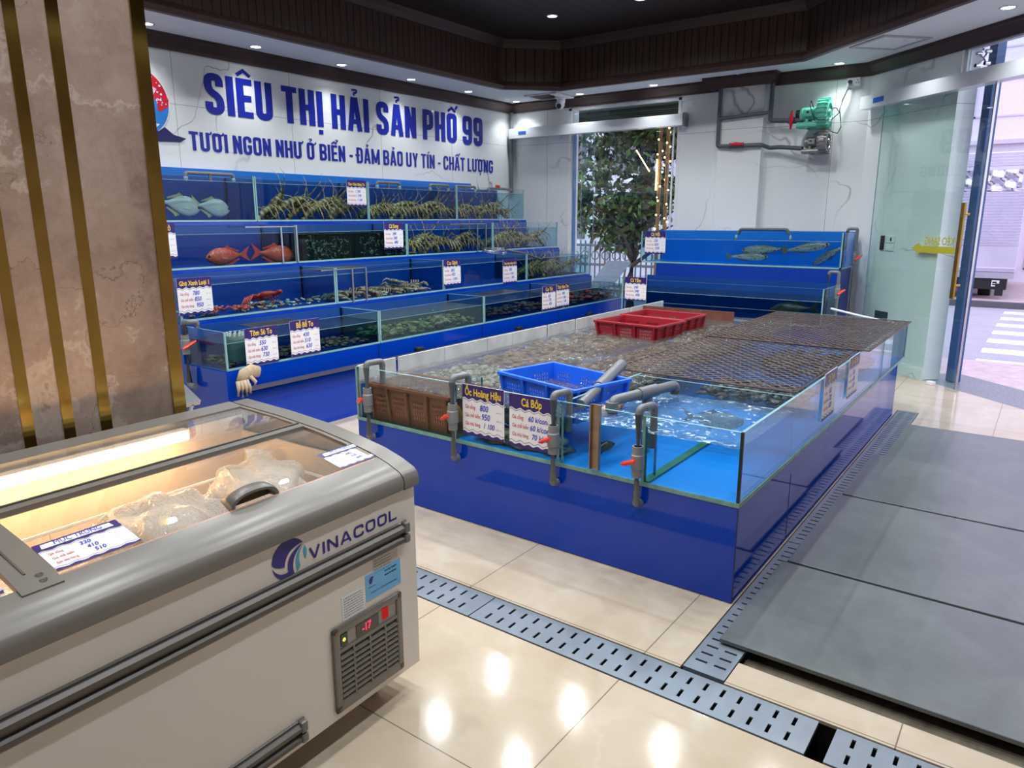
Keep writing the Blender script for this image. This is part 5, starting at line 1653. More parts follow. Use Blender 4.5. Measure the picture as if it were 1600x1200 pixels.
# crates and baskets
def crate(name, label, cx, cy, z, lx, ly, h, rot, m, group=None, slots=True, taper=0.02, gridn=(6, 5), cat='crate', handle=True):
    t = thing(name, label, cat, (cx, cy, z), rot, group)
    hx, hy = lx / 2, ly / 2
    th = 0.006
    b = MB()
    def wall_(p0, p1, nrm):
        """perforated side from p0 to p1 (rim line), leaning in by taper at the foot"""
        p0, p1 = Vector((*p0, 0)), Vector((*p1, 0))
        L = (p1 - p0).length
        d = (p1 - p0) / L
        n_ = Vector((*nrm, 0))
        us, fl = [0.0], []
        groups = max(2, round(L / 0.17))
        gw = L / groups
        for gi in range(groups):
            s0 = gi * gw + gw * 0.20
            for k in range(gridn[0]):
                us += [s0 + gw * 0.60 * (k + 0.15) / gridn[0], s0 + gw * 0.60 * (k + 0.85) / gridn[0]]
        us.append(L)
        vs_ = [0.0]
        for k in range(gridn[1]):
            vs_ += [h * (0.18 + 0.58 * (k + 0.2) / gridn[1]), h * (0.18 + 0.58 * (k + 0.8) / gridn[1])]
        vs_.append(h)
        def P(u, v, o):
            lean = taper * (1 - v / h)
            q = p0 + d * (u + (L / 2 - u) * 2 * lean / L) - n_ * (lean + o)
            return (q.x, q.y, v)
        for i in range(len(us) - 1):
            for j in range(len(vs_) - 1):
                if i % 2 == 1 and j % 2 == 1:
                    for o in (0, th):
                        pass
                    c = [P(us[i], vs_[j], 0), P(us[i + 1], vs_[j], 0), P(us[i + 1], vs_[j + 1], 0), P(us[i], vs_[j + 1], 0)]
                    e = [P(us[i], vs_[j], th), P(us[i + 1], vs_[j], th), P(us[i + 1], vs_[j + 1], th), P(us[i], vs_[j + 1], th)]
                    b.add(c + e, [(0, 1, 5, 4), (1, 2, 6, 5), (2, 3, 7, 6), (3, 0, 4, 7)])
                    continue
                for o in (0, th):
                    b.add([P(us[i], vs_[j], o), P(us[i + 1], vs_[j], o), P(us[i + 1], vs_[j + 1], o), P(us[i], vs_[j + 1], o)], [(0, 1, 2, 3)])
        for gi in range(groups + 1):
            u = min(max(gi * gw, 0.012), L - 0.012)
            a = P(u, h * 0.02, -0.010); c = P(u, h * 0.97, -0.012)
            b.loft([a, c], 0.009, n=6)
    wall_((-hx, -hy), (hx, -hy), (0, -1))
    wall_((hx, -hy), (hx, hy), (1, 0))
    wall_((hx, hy), (-hx, hy), (0, 1))
    wall_((-hx, hy), (-hx, -hy), (-1, 0))
    b.open = True
    b.build('perforated_side', m, t, world=False)
    MB().box(-hx + taper, hx - taper, -hy + taper, hy - taper, 0, 0.006).build('bottom', m, t, world=False)
    r = MB()
    o = 0.014
    for q in ((-hx - o, hx + o, -hy - o, -hy + 0.006), (-hx - o, hx + o, hy - 0.006, hy + o), (-hx - o, -hx + 0.006, -hy, hy), (hx - 0.006, hx + o, -hy, hy)):
        r.rbox(q[0], q[1], q[2], q[3], h - 0.014, h + 0.006, 0.005)
    r.build('rim', m, t, world=False)
    return t
crate('blue_crate', 'bright blue perforated plastic crate floating in the island tank', -2.06, 3.25, 0.585, 0.585, 0.40, 0.18, -0.24, plain('bright_blue_plastic', (30, 104, 232), 0.35))
redp = plain('red_plastic', (150, 24, 40), 0.4, grain=0.08)
crate('red_crate', 'low red plastic crate at back of island tank, the front one', -2.65, 5.33, 0.645, 0.57, 0.43, 0.135, -0.09, redp, 'red crates', gridn=(7, 3))
crate('red_crate', 'low red plastic crate at back of island tank, the rear one', -2.66, 5.80, 0.645, 0.57, 0.43, 0.135, -0.06, redp, 'red crates', gridn=(7, 3))
crate('brown_basket', 'brown perforated plastic basket sunk behind island front glass', -2.825, 2.995, 0.449, 0.62, 0.34, 0.21, 0.0, plain('brown_plastic', (150, 80, 54), 0.45, grain=0.08), cat='basket', gridn=(5, 4), taper=0.02)
fl = thing('float_disc', 'amber round float in the water beside the brown basket', 'float', (-2.50, 2.83, 0.56))
MB().lathe([(0, -0.012), (0.055, -0.012), (0.062, 0), (0.055, 0.012), (0, 0.012)], (-2.485, 2.83, 0.575), 20, axis=1).build('disc', plain('amber_plastic', (176, 122, 40), 0.3, grain=0.2), fl, smooth=0.6)

# rusty expanded mesh lids
def mesh_sheet(name, label, x0, x1, y0, y1, z, pitch_y=0.036, px=0.038, amp=0.013, tilt=0.0):
    b = MB()
    nx = int((x1 - x0) / (px / 2))
    ny = int((y1 - y0) / pitch_y)
    for j in range(ny):
        y = y0 + (j + 0.5) * pitch_y
        pts = []
        for i in range(nx + 1):
            ph = i % 4
            s = (-1, -1, 1, 1)[ph] * (1 if j % 2 == 0 else -1)
            pts.append((x0 + i * px / 2, y + s * (pitch_y / 2 - 0.003), z + tilt * (y - y0)))
        b.loft(pts, [0.0052] * len(pts), [0.003] * len(pts), n=4)
    for y in (y0, y1):
        b.loft([(x0, y, z + tilt * (y - y0)), (x1, y, z + tilt * (y - y0))], 0.005, n=6)
    for x in (x0, x1):
        b.loft([(x, y0, z), (x, y1, z + tilt * (y1 - y0))], 0.005, n=6)
    o = b.build(name, M['rust'], None, loc=((x0 + x1) / 2, (y0 + y1) / 2, z))
    return tag(o, label, 'mesh grate', 'rusty mesh grates')
mesh_sheet('mesh_grate', 'rusty brown expanded mesh over the island, sheet nearer the blue pool', -1.93, -0.93, 3.58, 5.15, 0.766)
mesh_sheet('mesh_grate', 'rusty brown expanded mesh over the island, sheet nearer the glass entrance', -1.93, -0.86, 4.95, 6.56, 0.776)

# ================================================================== TWO-TIER TANKS ON THE END WALL
rs_ = thing('rack_stand', 'blue panelled stand carrying two tanks on the end wall behind island', 'tank stand', (-2.9, 8.2, 0))
MB().box(-4.02, -1.78, 7.62, 8.27, 0.0, 0.517).build('step', M['blue_panel'], rs_)
MB().box(-3.92, -1.82, 8.275, 8.86, 0.0, 1.052).build('step', M['blue_mid'], rs_)
def tank_y(x0, x1, y0, y1, z0, z1, zw, label, back, water):
    t = thing('fish_tank', label, 'tank', ((x0 + x1) / 2, (y0 + y1) / 2, z0), 0, 'glass tanks on the end wall')
    g = 0.012
    G = [M['glass'], M['glass_edge']]
    MB().pane(x0, x1, y0, y0 + g, z0, z1).build('front_pane', G, t)
    MB().pane(x0, x0 + g, y0 + g, y1 - g, z0, z1).build('side_pane', G, t)
    MB().pane(x1 - g, x1, y0 + g, y1 - g, z0, z1).build('side_pane', G, t)
    MB().box(x0, x1, y1 - g, y1, z0, z1 + 0.005).build('back_panel', M[back], t)
    MB().box(x0 + g, x1 - g, y0 + g, y1 - g, z0, z0 + g).build('base_panel', M[back], t)
    e = MB()
    e.box(x0, x1, y0 - 0.003, y0, z0, z0 + 0.018)
    e.box(x0, x0 + 0.012, y0 - 0.003, y0, z0, z1)
    e.box(x1, x1 + 0.003, y0, y1, z0, z0 + 0.018)
    e.box(x1 - 0.022, x1 - 0.008, y0 - 0.003, y0, z0, z1)
    e.build('silicone_seam', M['glass_edge'], t)
    MB().box(x1 - 0.008, x1 + 0.002, y0 - 0.0035, y0 + 0.004, z0, z1).build('corner_seam', plain('dark_mould_seam', (24, 30, 28), 0.4), t)
    MB().waterbox(x0 + g + 0.002, x1 - g - 0.002, y0 + g + 0.002, y1 - g - 0.002, z0 + g + 0.002, zw).build('water', [M[water], M['water_side_dark'] if water == 'water_dark' else M['water_side_pale']], t)
    MB().box(x0 + g, x1 - g, y0 + g + 0.0005, y0 + g + 0.0018, zw - 0.003, zw + 0.002).build('waterline', M['foam'], t)
    return t
tank_y(-4.14, -1.80, 8.30, 8.865, 1.056, 1.435, 1.345, 'upper glass tank of grey fish on the end wall under Cá Hồi card', 'blue_back', 'water')
tank_y(-4.02, -1.775, 7.60, 8.262, 0.52, 0.905, 0.775, 'lower dark glass tank on the end wall under Cá Tầm card', 'blue_deep', 'water_dark')
MB().box(-3.98, -1.80, 7.63, 8.24, 0.535, 0.545)
card_ny(-4.085, 8.292, 1.165, 'Cá Hồi', ['330', '430', '530'], 'price card headed Cá Hồi on the upper end wall tank')
card_ny(-3.975, 7.592, 0.66, 'Cá Tầm', ['240', '340', '490'], 'price card headed Cá Tầm on the lower end wall tank')
sal = skin('salmon_skin', (104, 108, 106), (186, 188, 184), (70, 76, 70), 46)
slf = plain('grey_green_fin', (84, 92, 84), 0.4)
slim = [(0.0, 0.05), (0.05, 0.42), (0.14, 0.72), (0.28, 0.95), (0.42, 1.0), (0.58, 0.90), (0.74, 0.66), (0.88, 0.40), (1.0, 0.30)]
s1 = fish_mesh(0.50, 0.105, 0.07, sal, slf, 'salmon', 'grey salmon in upper end wall tank facing left, above another', 'grey salmon in the upper end tank', slim, 0.16)
pose(s1, -2.70, 8.50, 1.235, PI, 0.05)
for x, y, z, yaw, pit, sc, lab in ((-2.22, 8.48, 1.265, 0.0, -0.16, 1.0, 'grey salmon in upper end wall tank facing right, topmost'), (-2.86, 8.46, 1.15, 0.15, 0.0, 0.92, 'pale salmon lowest in the upper end wall tank'), (-2.02, 8.62, 1.18, PI - 0.5, 0.5, 0.95, 'dark salmon nose up by the right end of the upper end tank')):
    copy_thing(s1, T(x, y, z) @ Matrix.Rotation(yaw, 4, 'Z') @ Matrix.Rotation(pit, 4, 'Y') @ Matrix.Scale(sc, 4), lab)
copy_thing(gr, T(-2.12, 7.80, 0.66) @ Matrix.Rotation(2.9, 4, 'Z') @ Matrix.Rotation(0.15, 4, 'Y') @ Matrix.Scale(1.8, 4), 'dark sturgeon shaped fish at right of the lower end wall tank', 'dark fish in the lower end tank')
oh = thing('outlet_pipe', 'dark grey outlet pipe across the top of upper end wall tank', 'pipe', (-2.72, 8.55, 1.45))
MB().pipe([(-3.02, 8.55, 1.40), (-3.0, 8.55, 1.462), (-2.46, 8.55, 1.462), (-2.44, 8.55, 1.40)], 0.018).build('pipe', M['pvc_dark'], oh, smooth=0.8)
b = MB()
for x in (-3.04, -2.42):
    b.lathe([(0.004, 1.345), (0.02, 1.35), (0.016, 1.385), (0.008, 1.40)], (x, 8.55, 0), 8)
b.build('splash', M['foam'], oh, smooth=True)
valve_pipe([(-1.84, 8.62, 1.28), (-1.84, 8.62, 1.475), (-1.745, 8.62, 1.475), (-1.745, 8.62, 0.55), (-1.72, 8.62, 0.50)], 1.17, (-1.745, 8.62), 'grey drain pipe with red valve beside upper end wall tank', (1, -0.5, 0), 0.017, group='drain pipes of the end tanks')
valve_pipe([(-1.82, 7.88, 0.80), (-1.82, 7.88, 1.055), (-1.725, 7.88, 1.055), (-1.725, 7.88, 0.45)], 0.86, (-1.725, 7.88), 'grey drain pipe with red valve beside lower end wall tank', (1, -0.5, 0), 0.017, group='drain pipes of the end tanks')

# ================================================================== BLOWERS, PIPES, SOCKET ON THE END WALL
def blower(name, label, x, y, z, s, m, m2):
    """ring blower: ribbed motor lying along x, round side-channel housing at its right end"""
    t = thing(name, label, 'air blower', (x, y, z), 0, 'wall blowers')
    b = MB()
    prof = [(0.0, -0.20), (0.055, -0.20), (0.070, -0.185), (0.074, -0.17)]
    for k in range(8):
        a = -0.165 + k * 0.017
        prof += [(0.074, a), (0.066, a + 0.004), (0.066, a + 0.010), (0.074, a + 0.014)]
    prof += [(0.07, -0.01), (0.0, -0.01)]
    b.lathe([(r_ * s, h * s) for r_, h in prof], (x, y, z), 24, axis=0)
    b.build('motor', m2, t, smooth=0.5)
    b = MB()
    b.lathe([(r_ * s, h * s) for r_, h in [(0.03, -0.02), (0.10, -0.02), (0.135, 0.0), (0.15, 0.03), (0.15, 0.075), (0.13, 0.105), (0.10, 0.11), (0.095, 0.085), (0.045, 0.085), (0.04, 0.12), (0.0, 0.12)]], (x, y, z), 32, axis=0)
    for k in range(20):
        a = 2 * PI * k / 20
        i0 = len(b.v)
        b.box(-0.002 * s, 0.108 * s, -0.005 * s, 0.005 * s, 0.128 * s, 0.162 * s)
        b.xf(T(x, y, z) @ Matrix.Rotation(a, 4, 'X'), i0)
    b.build('fan_housing', m, t, smooth=0.5)
    MB().rbox(x - 0.14 * s, x - 0.04 * s, y - 0.105 * s, y - 0.06 * s, z - 0.03 * s, z + 0.04 * s, 0.008).build('terminal_box', m2, t)
    MB().box(x - 0.11 * s, x - 0.085 * s, y - 0.108 * s, y - 0.104 * s, z, z + 0.022 * s).build('rating_plate', M['black'], t)
    b = MB()
    b.box(x - 0.15 * s, x + 0.09 * s, y + 0.02, 8.985, z - 0.15 * s, z - 0.135 * s)
    b.box(x - 0.13 * s, x - 0.10 * s, y - 0.06 * s, y + 0.1 * s, z - 0.15 * s, z - 0.05 * s)
    b.box(x + 0.04 * s, x + 0.07 * s, y - 0.06 * s, y + 0.1 * s, z - 0.15 * s, z - 0.10 * s)
    b.build('wall_bracket', m, t)
    b = MB()
    for dy in (-0.045, 0.05):
        b.cyl((x - 0.22 * s, y + dy * s, z - 0.115 * s), (x + 0.03 * s, y + dy * s, z - 0.115 * s), 0.032 * s, n=16)
    b.build('silencer', m2, t, smooth=0.6)
    return t
teal = plain('teal_enamel', (112, 212, 188), 0.35, grain=0.06)
alu = plain('cast_aluminium', (156, 156, 154), 0.38, metal=0.6, grain=0.1, gscale=30)
bt = blower('air_blower', 'teal green ring blower mounted high on white marble end wall', -2.29, 8.80, 2.71, 1.0, teal, teal)
MB().cyl((-2.535, 8.80, 2.72), (-2.48, 8.80, 2.72), 0.045, n=18).build('end_cover', M['black'], bt, smooth=0.6)
bg = blower('air_blower', 'silver grey ring blower on end wall below the teal one', -2.26, 8.81, 2.41, 0.82, alu, alu)
wp = thing('air_pipe', 'grey pipe loop with red valve from ceiling across pilaster to silver blower', 'pipe', (-3.44, 8.80, 2.75))
MB().pipe([(-3.445, 8.835, 3.08), (-3.445, 8.835, 2.43), (-2.92, 8.835, 2.42), (-2.84, 8.90, 2.385), (-2.72, 8.86, 2.385), (-2.44, 8.80, 2.35)], 0.024, 0.03, n=12).build('pipe', M['pvc_dark'], wp, smooth=0.8)
b = MB()
b.cyl((-3.30, 8.835, 2.429), (-3.13, 8.835, 2.426), 0.034, n=14)
b.build('valve_body', M['pvc_dark'], wp, smooth=0.8)
MB().loft([(-3.27, 8.79, 2.435), (-3.20, 8.785, 2.44), (-3.12, 8.79, 2.435)], [0.012, 0.026, 0.012], n=10).build('valve_handle', M['crimson'], wp, smooth=0.8)
wq = thing('air_pipe', 'grey pipe with upright red valve from ceiling to the teal blower', 'pipe', (-2.83, 8.80, 2.9))
MB().pipe([(-2.835, 8.835, 3.08), (-2.835, 8.835, 2.68), (-2.48, 8.79, 2.65)], 0.026, 0.03, n=12).build('pipe', M['pvc_dark'], wq, smooth=0.8)
MB().pipe([(-3.43, 8.835, 2.745), (-2.84, 8.835, 2.77)], 0.020, n=12).build('cross_pipe', M['pvc_dark'], wq, smooth=0.8)
MB().cyl((-2.62, 8.808, 2.662), (-2.46, 8.788, 2.648), 0.036, n=14).build('valve_body', M['pvc_dark'], wq, smooth=0.8)
MB().loft([(-2.575, 8.75, 2.56), (-2.572, 8.745, 2.66), (-2.57, 8.75, 2.76)], [0.010, 0.024, 0.010], n=10).build('valve_handle', M['crimson'], wq, smooth=0.8)
so = thing('wall_socket', 'white double wall socket with black plug above the teal blower', 'socket', (-2.0, 8.98, 3.03))
MB().rbox(-2.075, -1.935, 8.955, YB, 2.985, 3.072, 0.006).build('socket_plate', M['white'], so)
b = MB()
for dx, dz in ((-0.012, -0.01), (0.012, -0.01), (0, 0.014)):
    b.box(-1.965 + dx - 0.003, -1.965 + dx + 0.003, 8.953, 8.956, 3.028 + dz - 0.008, 3.028 + dz + 0.008)
b.build('socket_hole', M['black'], so)
pg = thing('power_cable', 'black power cable looping from wall socket down to the two blowers', 'cable', (-2.05, 8.94, 3.0))
MB().cyl((-2.035, 8.957, 3.03), (-2.035, 8.915, 3.025), 0.019, n=14).build('plug', M['black'], pg, smooth=0.6)
MB().loft([(-2.035, 8.92, 3.02), (-2.05, 8.91, 2.94), (-2.09, 8.91, 2.84), (-2.11, 8.91, 2.74), (-2.09, 8.91, 2.64), (-2.08, 8.91, 2.56), (-2.11, 8.91, 2.50), (-2.17, 8.90, 2.52), (-2.25, 8.88, 2.55), (-2.33, 8.80, 2.49)], 0.006, n=6).build('cord', M['black'], pg, smooth=True)
MB().loft([(-2.33, 8.70, 2.76), (-2.35, 8.66, 2.83), (-2.36, 8.65, 2.79), (-2.32, 8.64, 2.68), (-2.25, 8.62, 2.62), (-2.13, 8.68, 2.62), (-2.08, 8.78, 2.70), (-2.13, 8.85, 2.76), (-2.20, 8.84, 2.76)], 0.005, n=6).build('cord', M['black'], pg, smooth=True)

# security camera and ceiling hatches
sc_ = thing('security_camera', 'white dome security camera under soffit beside the open ceiling hatch', 'camera', (-5.62, 8.72, 3.2))
MB().lathe([(0.0, 3.2), (0.085, 3.2), (0.085, 3.165), (0.06, 3.15), (0.055, 3.10), (0.0, 3.10)], (-5.62, 8.72, 0), 24).build('mount', M['white'], sc_, smooth=0.6)
MB().ball((-5.62, 8.70, 3.08), 0.062, n=20, m=12).build('camera_ball', M['white'], sc_, smooth=True)
MB().cyl((-5.61, 8.655, 3.06), (-5.595, 8.630, 3.05), 0.032, n=18).build('lens', M['black'], sc_, smooth=0.6)
def hatch(label, x0, x1, y0, y1, opened, rot=0.0):
    cx, cy = (x0 + x1) / 2, (y0 + y1) / 2
    t = thing('access_hatch', label, 'ceiling hatch', (cx, cy, 3.2), rot, 'ceiling hatches')
    a, c = (x1 - x0) / 2, (y1 - y0) / 2
    b = MB()
    for q in ((-a, a, -c, -c + 0.035), (-a, a, c - 0.035, c), (-a, -a + 0.035, -c + 0.035, c - 0.035), (a - 0.035, a, -c + 0.035, c - 0.035)):
        b.box(q[0], q[1], q[2], q[3], -0.014, -0.001)
    b.build('frame', plain('pale_grey_frame', (188, 184, 190), 0.5), t, world=False)
    if opened:
        MB().box(-a + 0.035, a - 0.035, -c + 0.035, c - 0.035, -0.004, -0.0015).build('opening_shade_panel', M['trench'], t, world=False)  # flat dark panel, the shade of the open hatch put into its colour
        MB().box(a - 0.10, a, -c, c, -0.03, -0.015).build('slid_panel', M['soffit'], t, world=False)
    else:
        MB().box(-a + 0.04, a - 0.04, -c + 0.04, c - 0.04, -0.006, -0.0015).build('panel', M['soffit'], t, world=False)
    return t
hatch('dark open square hatch in soffit above the security camera', -6.02, -5.50, 8.42, 8.86, True)
hatch('closed pale framed square hatch in soffit above the glass entrance', -1.76, -1.26, 7.78, 8.28, False, -0.74)

wpole = thing('white_pole', 'thin white pole leaning behind the mesh corner near the glass entrance', 'pole', (-1.3, 7.0, 0.0))
MB().loft([(-1.60, 7.12, 0.775), (-1.35, 7.04, 0.74), (-1.02, 6.95, 0.70)], 0.010, n=8).build('pole', M['white'], wpole, smooth=True)
# ================================================================== DRAIN COVERS AND STEEL PLATES
def slotted(name, label, x0, x1, y0, y1, z, along, group, pitch=0.06, ln=0.045, wd=0.012, rows=(0.28, 0.74), skew=0.0):
    """thin folded steel cover with two rows of real slots"""
    cu, cv = (x0, x1), (y0, y1)
    if along == 'y':
        cu, cv = cv, cu
    us = [cu[0]]
    n = int((cu[1] - cu[0] - 0.04) / pitch)
    st0 = (cu[1] - cu[0] - (n - 1) * pitch) / 2
    for k in range(n):
        c = cu[0] + st0 + k * pitch
        us += [c - wd / 2, c + wd / 2]
    us.append(cu[1])
    W = cv[1] - cv[0]
    vs_ = [cv[0]]
    for r_ in rows:
        vs_ += [cv[0] + W * r_ - ln / 2, cv[0] + W * r_ + ln / 2]
    vs_.append(cv[1])
    b = MB()
    b.open = True
    P = (lambda u, v, zz: (u, v, zz)) if along == 'x' else (lambda u, v, zz: (v, u, zz))
    for i in range(len(us) - 1):
        for j in range(len(vs_) - 1):
            if i % 2 == 1 and j % 2 == 1:
                a, c, d, e = us[i], us[i + 1], vs_[j], vs_[j + 1]
                b.add([P(a, d, z), P(c, d, z), P(c, e, z), P(a, e, z), P(a, d, z - 0.006), P(c, d, z - 0.006), P(c, e, z - 0.006), P(a, e, z - 0.006)], [(0, 1, 5, 4), (1, 2, 6, 5), (2, 3, 7, 6), (3, 0, 4, 7)])
                continue
            b.add([P(us[i], vs_[j], z), P(us[i + 1], vs_[j], z), P(us[i + 1], vs_[j + 1], z), P(us[i], vs_[j + 1], z)], [(0, 1, 2, 3)])
    for (p, q) in (((x0, y0), (x1, y0)), ((x1, y0), (x1, y1)), ((x1, y1), (x0, y1)), ((x0, y1), (x0, y0))):
        b.add([(*p, z), (*q, z), (*q, z - 0.016), (*p, z - 0.016)], [(0, 1, 2, 3)])
    o = b.build(name, M['drain'], None, loc=((x0 + x1) / 2, (y0 + y1) / 2, z))
    return tag(o, label, 'drain cover', group)
slotted('drain_cover', 'slotted grey drain cover in floor nearest the white freezer', -2.74, -1.752, 2.057, 2.238, 0.002, 'x', 'front drain covers')
slotted('drain_cover', 'long slotted grey drain cover in floor before the island corner', -1.746, -0.418, 2.057, 2.238, 0.002, 'x', 'front drain covers')
slotted('drain_cover', 'slotted grey drain cover right of the open gap in the floor channel', -0.362, 0.95, 2.057, 2.238, 0.002, 'x', 'front drain covers')
for k, (a, c) in enumerate(((2.262, 3.55), (3.558, 4.90), (4.908, 6.165), (6.173, 6.715))):
    slotted('drain_cover', 'slotted grey drain cover along the island side, %s from the camera' % ORD[k], -0.898, -0.744, a, c, 0.002, 'y', 'side drain covers', pitch=0.055)
slotted('drain_cover', 'narrow drain cover under the far edge of the steel plates', -0.735, 1.0, 6.158, 6.262, 0.002, 'x', 'far drain cover', pitch=0.095, ln=0.02, wd=0.018, rows=(0.5,))
for k, (a, c, x0, z, tl) in enumerate(((2.472, 3.266, -0.842, 0.016, 0.0), (3.280, 4.305, -0.822, 0.020, 0.0), (4.317, 5.203, -0.812, 0.024, 0.0), (5.216, 6.19, -0.748, 0.016, 0))):
    b = MB().rbox(x0, 1.04, a, c, z - 0.006, z + 0.012, 0.002, seg=1)
    b.build('steel_plate', M['plate'], None, loc=(0.1, (a + c) / 2, z))
    tag(scene.collection.objects[-1] if False else bpy.context.scene.objects[list(MW)[-1]], 'large grey plate on the floor beside the island, %s from the camera' % ORD[k], 'floor plate', 'grey floor plates')

# ================================================================== CHEST FREEZER (local axes: x along its front to the right end, y to its back, z up)
FZ = T(-1.592, 1.608, 0) @ Matrix.Rotation(PI / 2 + math.radians(1.57), 4, 'Z')
fz = thing('chest_freezer', 'white glass-topped chest freezer with grey trim and lit interior', 'freezer', mat=FZ)
FB = lambda b, nm, m, par=None, smooth=False: b.build(nm, m, par or fz, world=False, smooth=smooth)
XLf = -1.90
CURVE = [(-0.014, 0.790), (0.0, 0.806), (0.05, 0.827), (0.13, 0.850), (0.25, 0.871), (0.376, 0.888), (0.6, 0.904), (0.89, 0.914)]
def zc(y):
    for (a, p), (c, q) in zip(CURVE, CURVE[1:]):
        if y <= c:
            return p + (q - p) * (y - a) / (c - a)
    return CURVE[-1][1]
b = MB()
b.box(XLf, 0, 0.0, 0.07, 0.10, 0.756)
b.box(XLf, 0, 0.81, 0.88, 0.10, 0.80)
b.box(-0.07, 0, 0.07, 0.81, 0.10, 0.80)
b.box(XLf, XLf + 0.07, 0.07, 0.81, 0.10, 0.80)
b.box(XLf + 0.07, -0.07, 0.07, 0.81, 0.10, 0.16)
FB(b, 'body', M['white_m'])
liner = plain('pale_liner', (236, 218, 198), 0.35, grain=0.03)
b = MB()
b.box(XLf + 0.07, -0.07, 0.07, 0.078, 0.16, 0.80)
b.box(XLf + 0.07, -0.07, 0.80, 0.81, 0.16, 0.89)
b.box(-0.078, -0.07, 0.078, 0.80, 0.16, 0.82)
b.box(XLf + 0.07, XLf + 0.078, 0.078, 0.80, 0.16, 0.82)
FB(b, 'liner', liner)
# rims
front_prof = [(-0.016, 0.754), (-0.017, 0.778), (-0.012, 0.792), (0.0, 0.806), (0.05, 0.827), (0.095, 0.8405), (0.095, 0.822), (0.04, 0.80), (0.03, 0.754)]
FB(MB().prism(front_prof, 0, XLf, -0.062), 'front_rim', M['grey_plastic'], smooth=0.5)
FB(MB().prism([(0.80, 0.9105), (0.80, 0.88), (0.815, 0.80), (0.885, 0.80), (0.893, 0.90), (0.885, 0.915)], 0, XLf, -0.062), 'back_rim', M['grey_plastic'], smooth=0.5)
cap = [(-0.018, 0.752), (-0.019, 0.778), (-0.014, 0.794)] + [(y, zc(y) + 0.002) for y in (0.0, 0.05, 0.09, 0.13, 0.19, 0.25, 0.31, 0.376, 0.45, 0.6, 0.75, 0.87)] + [(0.893, 0.905), (0.897, 0.88), (0.893, 0.752)]
FB(MB().prism(cap, 0, -0.060, 0.006), 'end_rim', M['grey_plastic'], smooth=0.5)
FB(MB().prism(cap, 0, XLf - 0.006, XLf + 0.06), 'end_rim', M['grey_plastic'], smooth=0.5)
b = MB()
n_ = 14
inner = [(y, zc(y) - 0.001) for y in [0.095 + (0.80 - 0.095) * i / n_ for i in range(n_ + 1)]]
b.prism(inner + [(p[0], p[1] - 0.02) for p in inner[::-1]], 0, -0.076, -0.060)
FB(b, 'lid_track', plain('brown_grey_track', (120, 108, 98), 0.35))
def curved(x0, x1, y0, y1, dz, th=0.005, n=12):
    top = [(y0 + (y1 - y0) * i / n, zc(y0 + (y1 - y0) * i / n) + dz) for i in range(n + 1)]
    return MB().prism(top + [(p[0], p[1] - th) for p in top[::-1]], 0, x0, x1)
FB(curved(XLf + 0.06, -0.076, 0.45, 0.80, -0.004), 'back_glass', M['lid_glass'], smooth=0.5)
FB(curved(-1.04, -0.076, 0.097, 0.45, -0.008), 'sliding_glass', M['lid_glass'], smooth=0.5)
FB(curved(XLf + 0.06, -1.10, 0.097, 0.45, -0.008), 'sliding_glass', M['lid_glass'], smooth=0.5)
FB(curved(XLf + 0.06, -0.076, 0.437, 0.470, 0.003, 0.016), 'middle_bar', M['grey_plastic'], smooth=0.5)
FB(curved(XLf + 0.06, -0.076, 0.465, 0.472, 0.007, 0.014), 'bar_gasket', M['dark_plastic'], smooth=0.5)
FB(curved(-1.113, -1.03, 0.070, 0.45, 0.004, 0.016), 'lid_joint', M['grey_plastic'], smooth=0.5)
b = curved(-1.085, -1.080, 0.13, 0.42, 0.006, 0.004)
for y in (0.095, 0.115):
    b.disc((-1.06, y, zc(y) + 0.0055), 0.008, 14, r0=0.005)
    b.disc((-1.06, y, zc(y) + 0.0055), 0.002, 8)
FB(b, 'groove_and_screws', M['dark_plastic'])
FB(curved(-1.03, -0.076, 0.095, 0.10, 0.0, 0.012), 'seal_strip', plain('pinkish_seal', (176, 128, 108), 0.4))
# arched lid handle
hx0, hx1 = -0.60, -0.445
b = MB()
def arch(y, k, lift):
    return [(hx0 + (hx1 - hx0) * (0.5 - 0.5 * math.cos(PI * i / 14)) * k + (1 - k) * (hx1 - hx0) / 2 + 0.0, y, zc(y) - 0.006 + lift * math.sin(PI * i / 14) ** 0.7) for i in range(15)]
rowsA = [arch(0.099, 1.0, 0.042), arch(0.105, 1.0, 0.047), arch(0.128, 0.97, 0.043), arch(0.150, 0.90, 0.026), arch(0.166, 0.84, 0.003)]
for r_ in rowsA: b.v += [Vector(p) for p in r_]
for i in range(4):
    for j in range(14):
        a = i * 15 + j
        b.f.append([a, a + 1, a + 16, a + 15]); b.mi.append(0)
i0 = len(b.v)
inn = [(hx0 + 0.012 + (hx1 - hx0 - 0.024) * (0.5 - 0.5 * math.cos(PI * i / 14)), 0.099, zc(0.099) - 0.004 + 0.033 * math.sin(PI * i / 14) ** 0.7) for i in range(15)]
b.v += [Vector(p) for p in inn]
for j in range(14):
    b.f.append([j, j + 1, i0 + j + 1, i0 + j]); b.mi.append(0)
b.open = True
hd = FB(b, 'lid_handle', M['grey_plastic'], smooth=0.7)
q = MB()
q.add([(p[0], 0.130, p[2] - 0.001) for p in inn], [list(range(15))])
inn2 = [(p[0], 0.130, p[2] - 0.001) for p in inn]
q.add(inn + inn2, [(j, j + 1, 16 + j, 15 + j) for j in range(14)])
q.open = True
FB(q, 'finger_recess', M['dark_plastic'], hd)

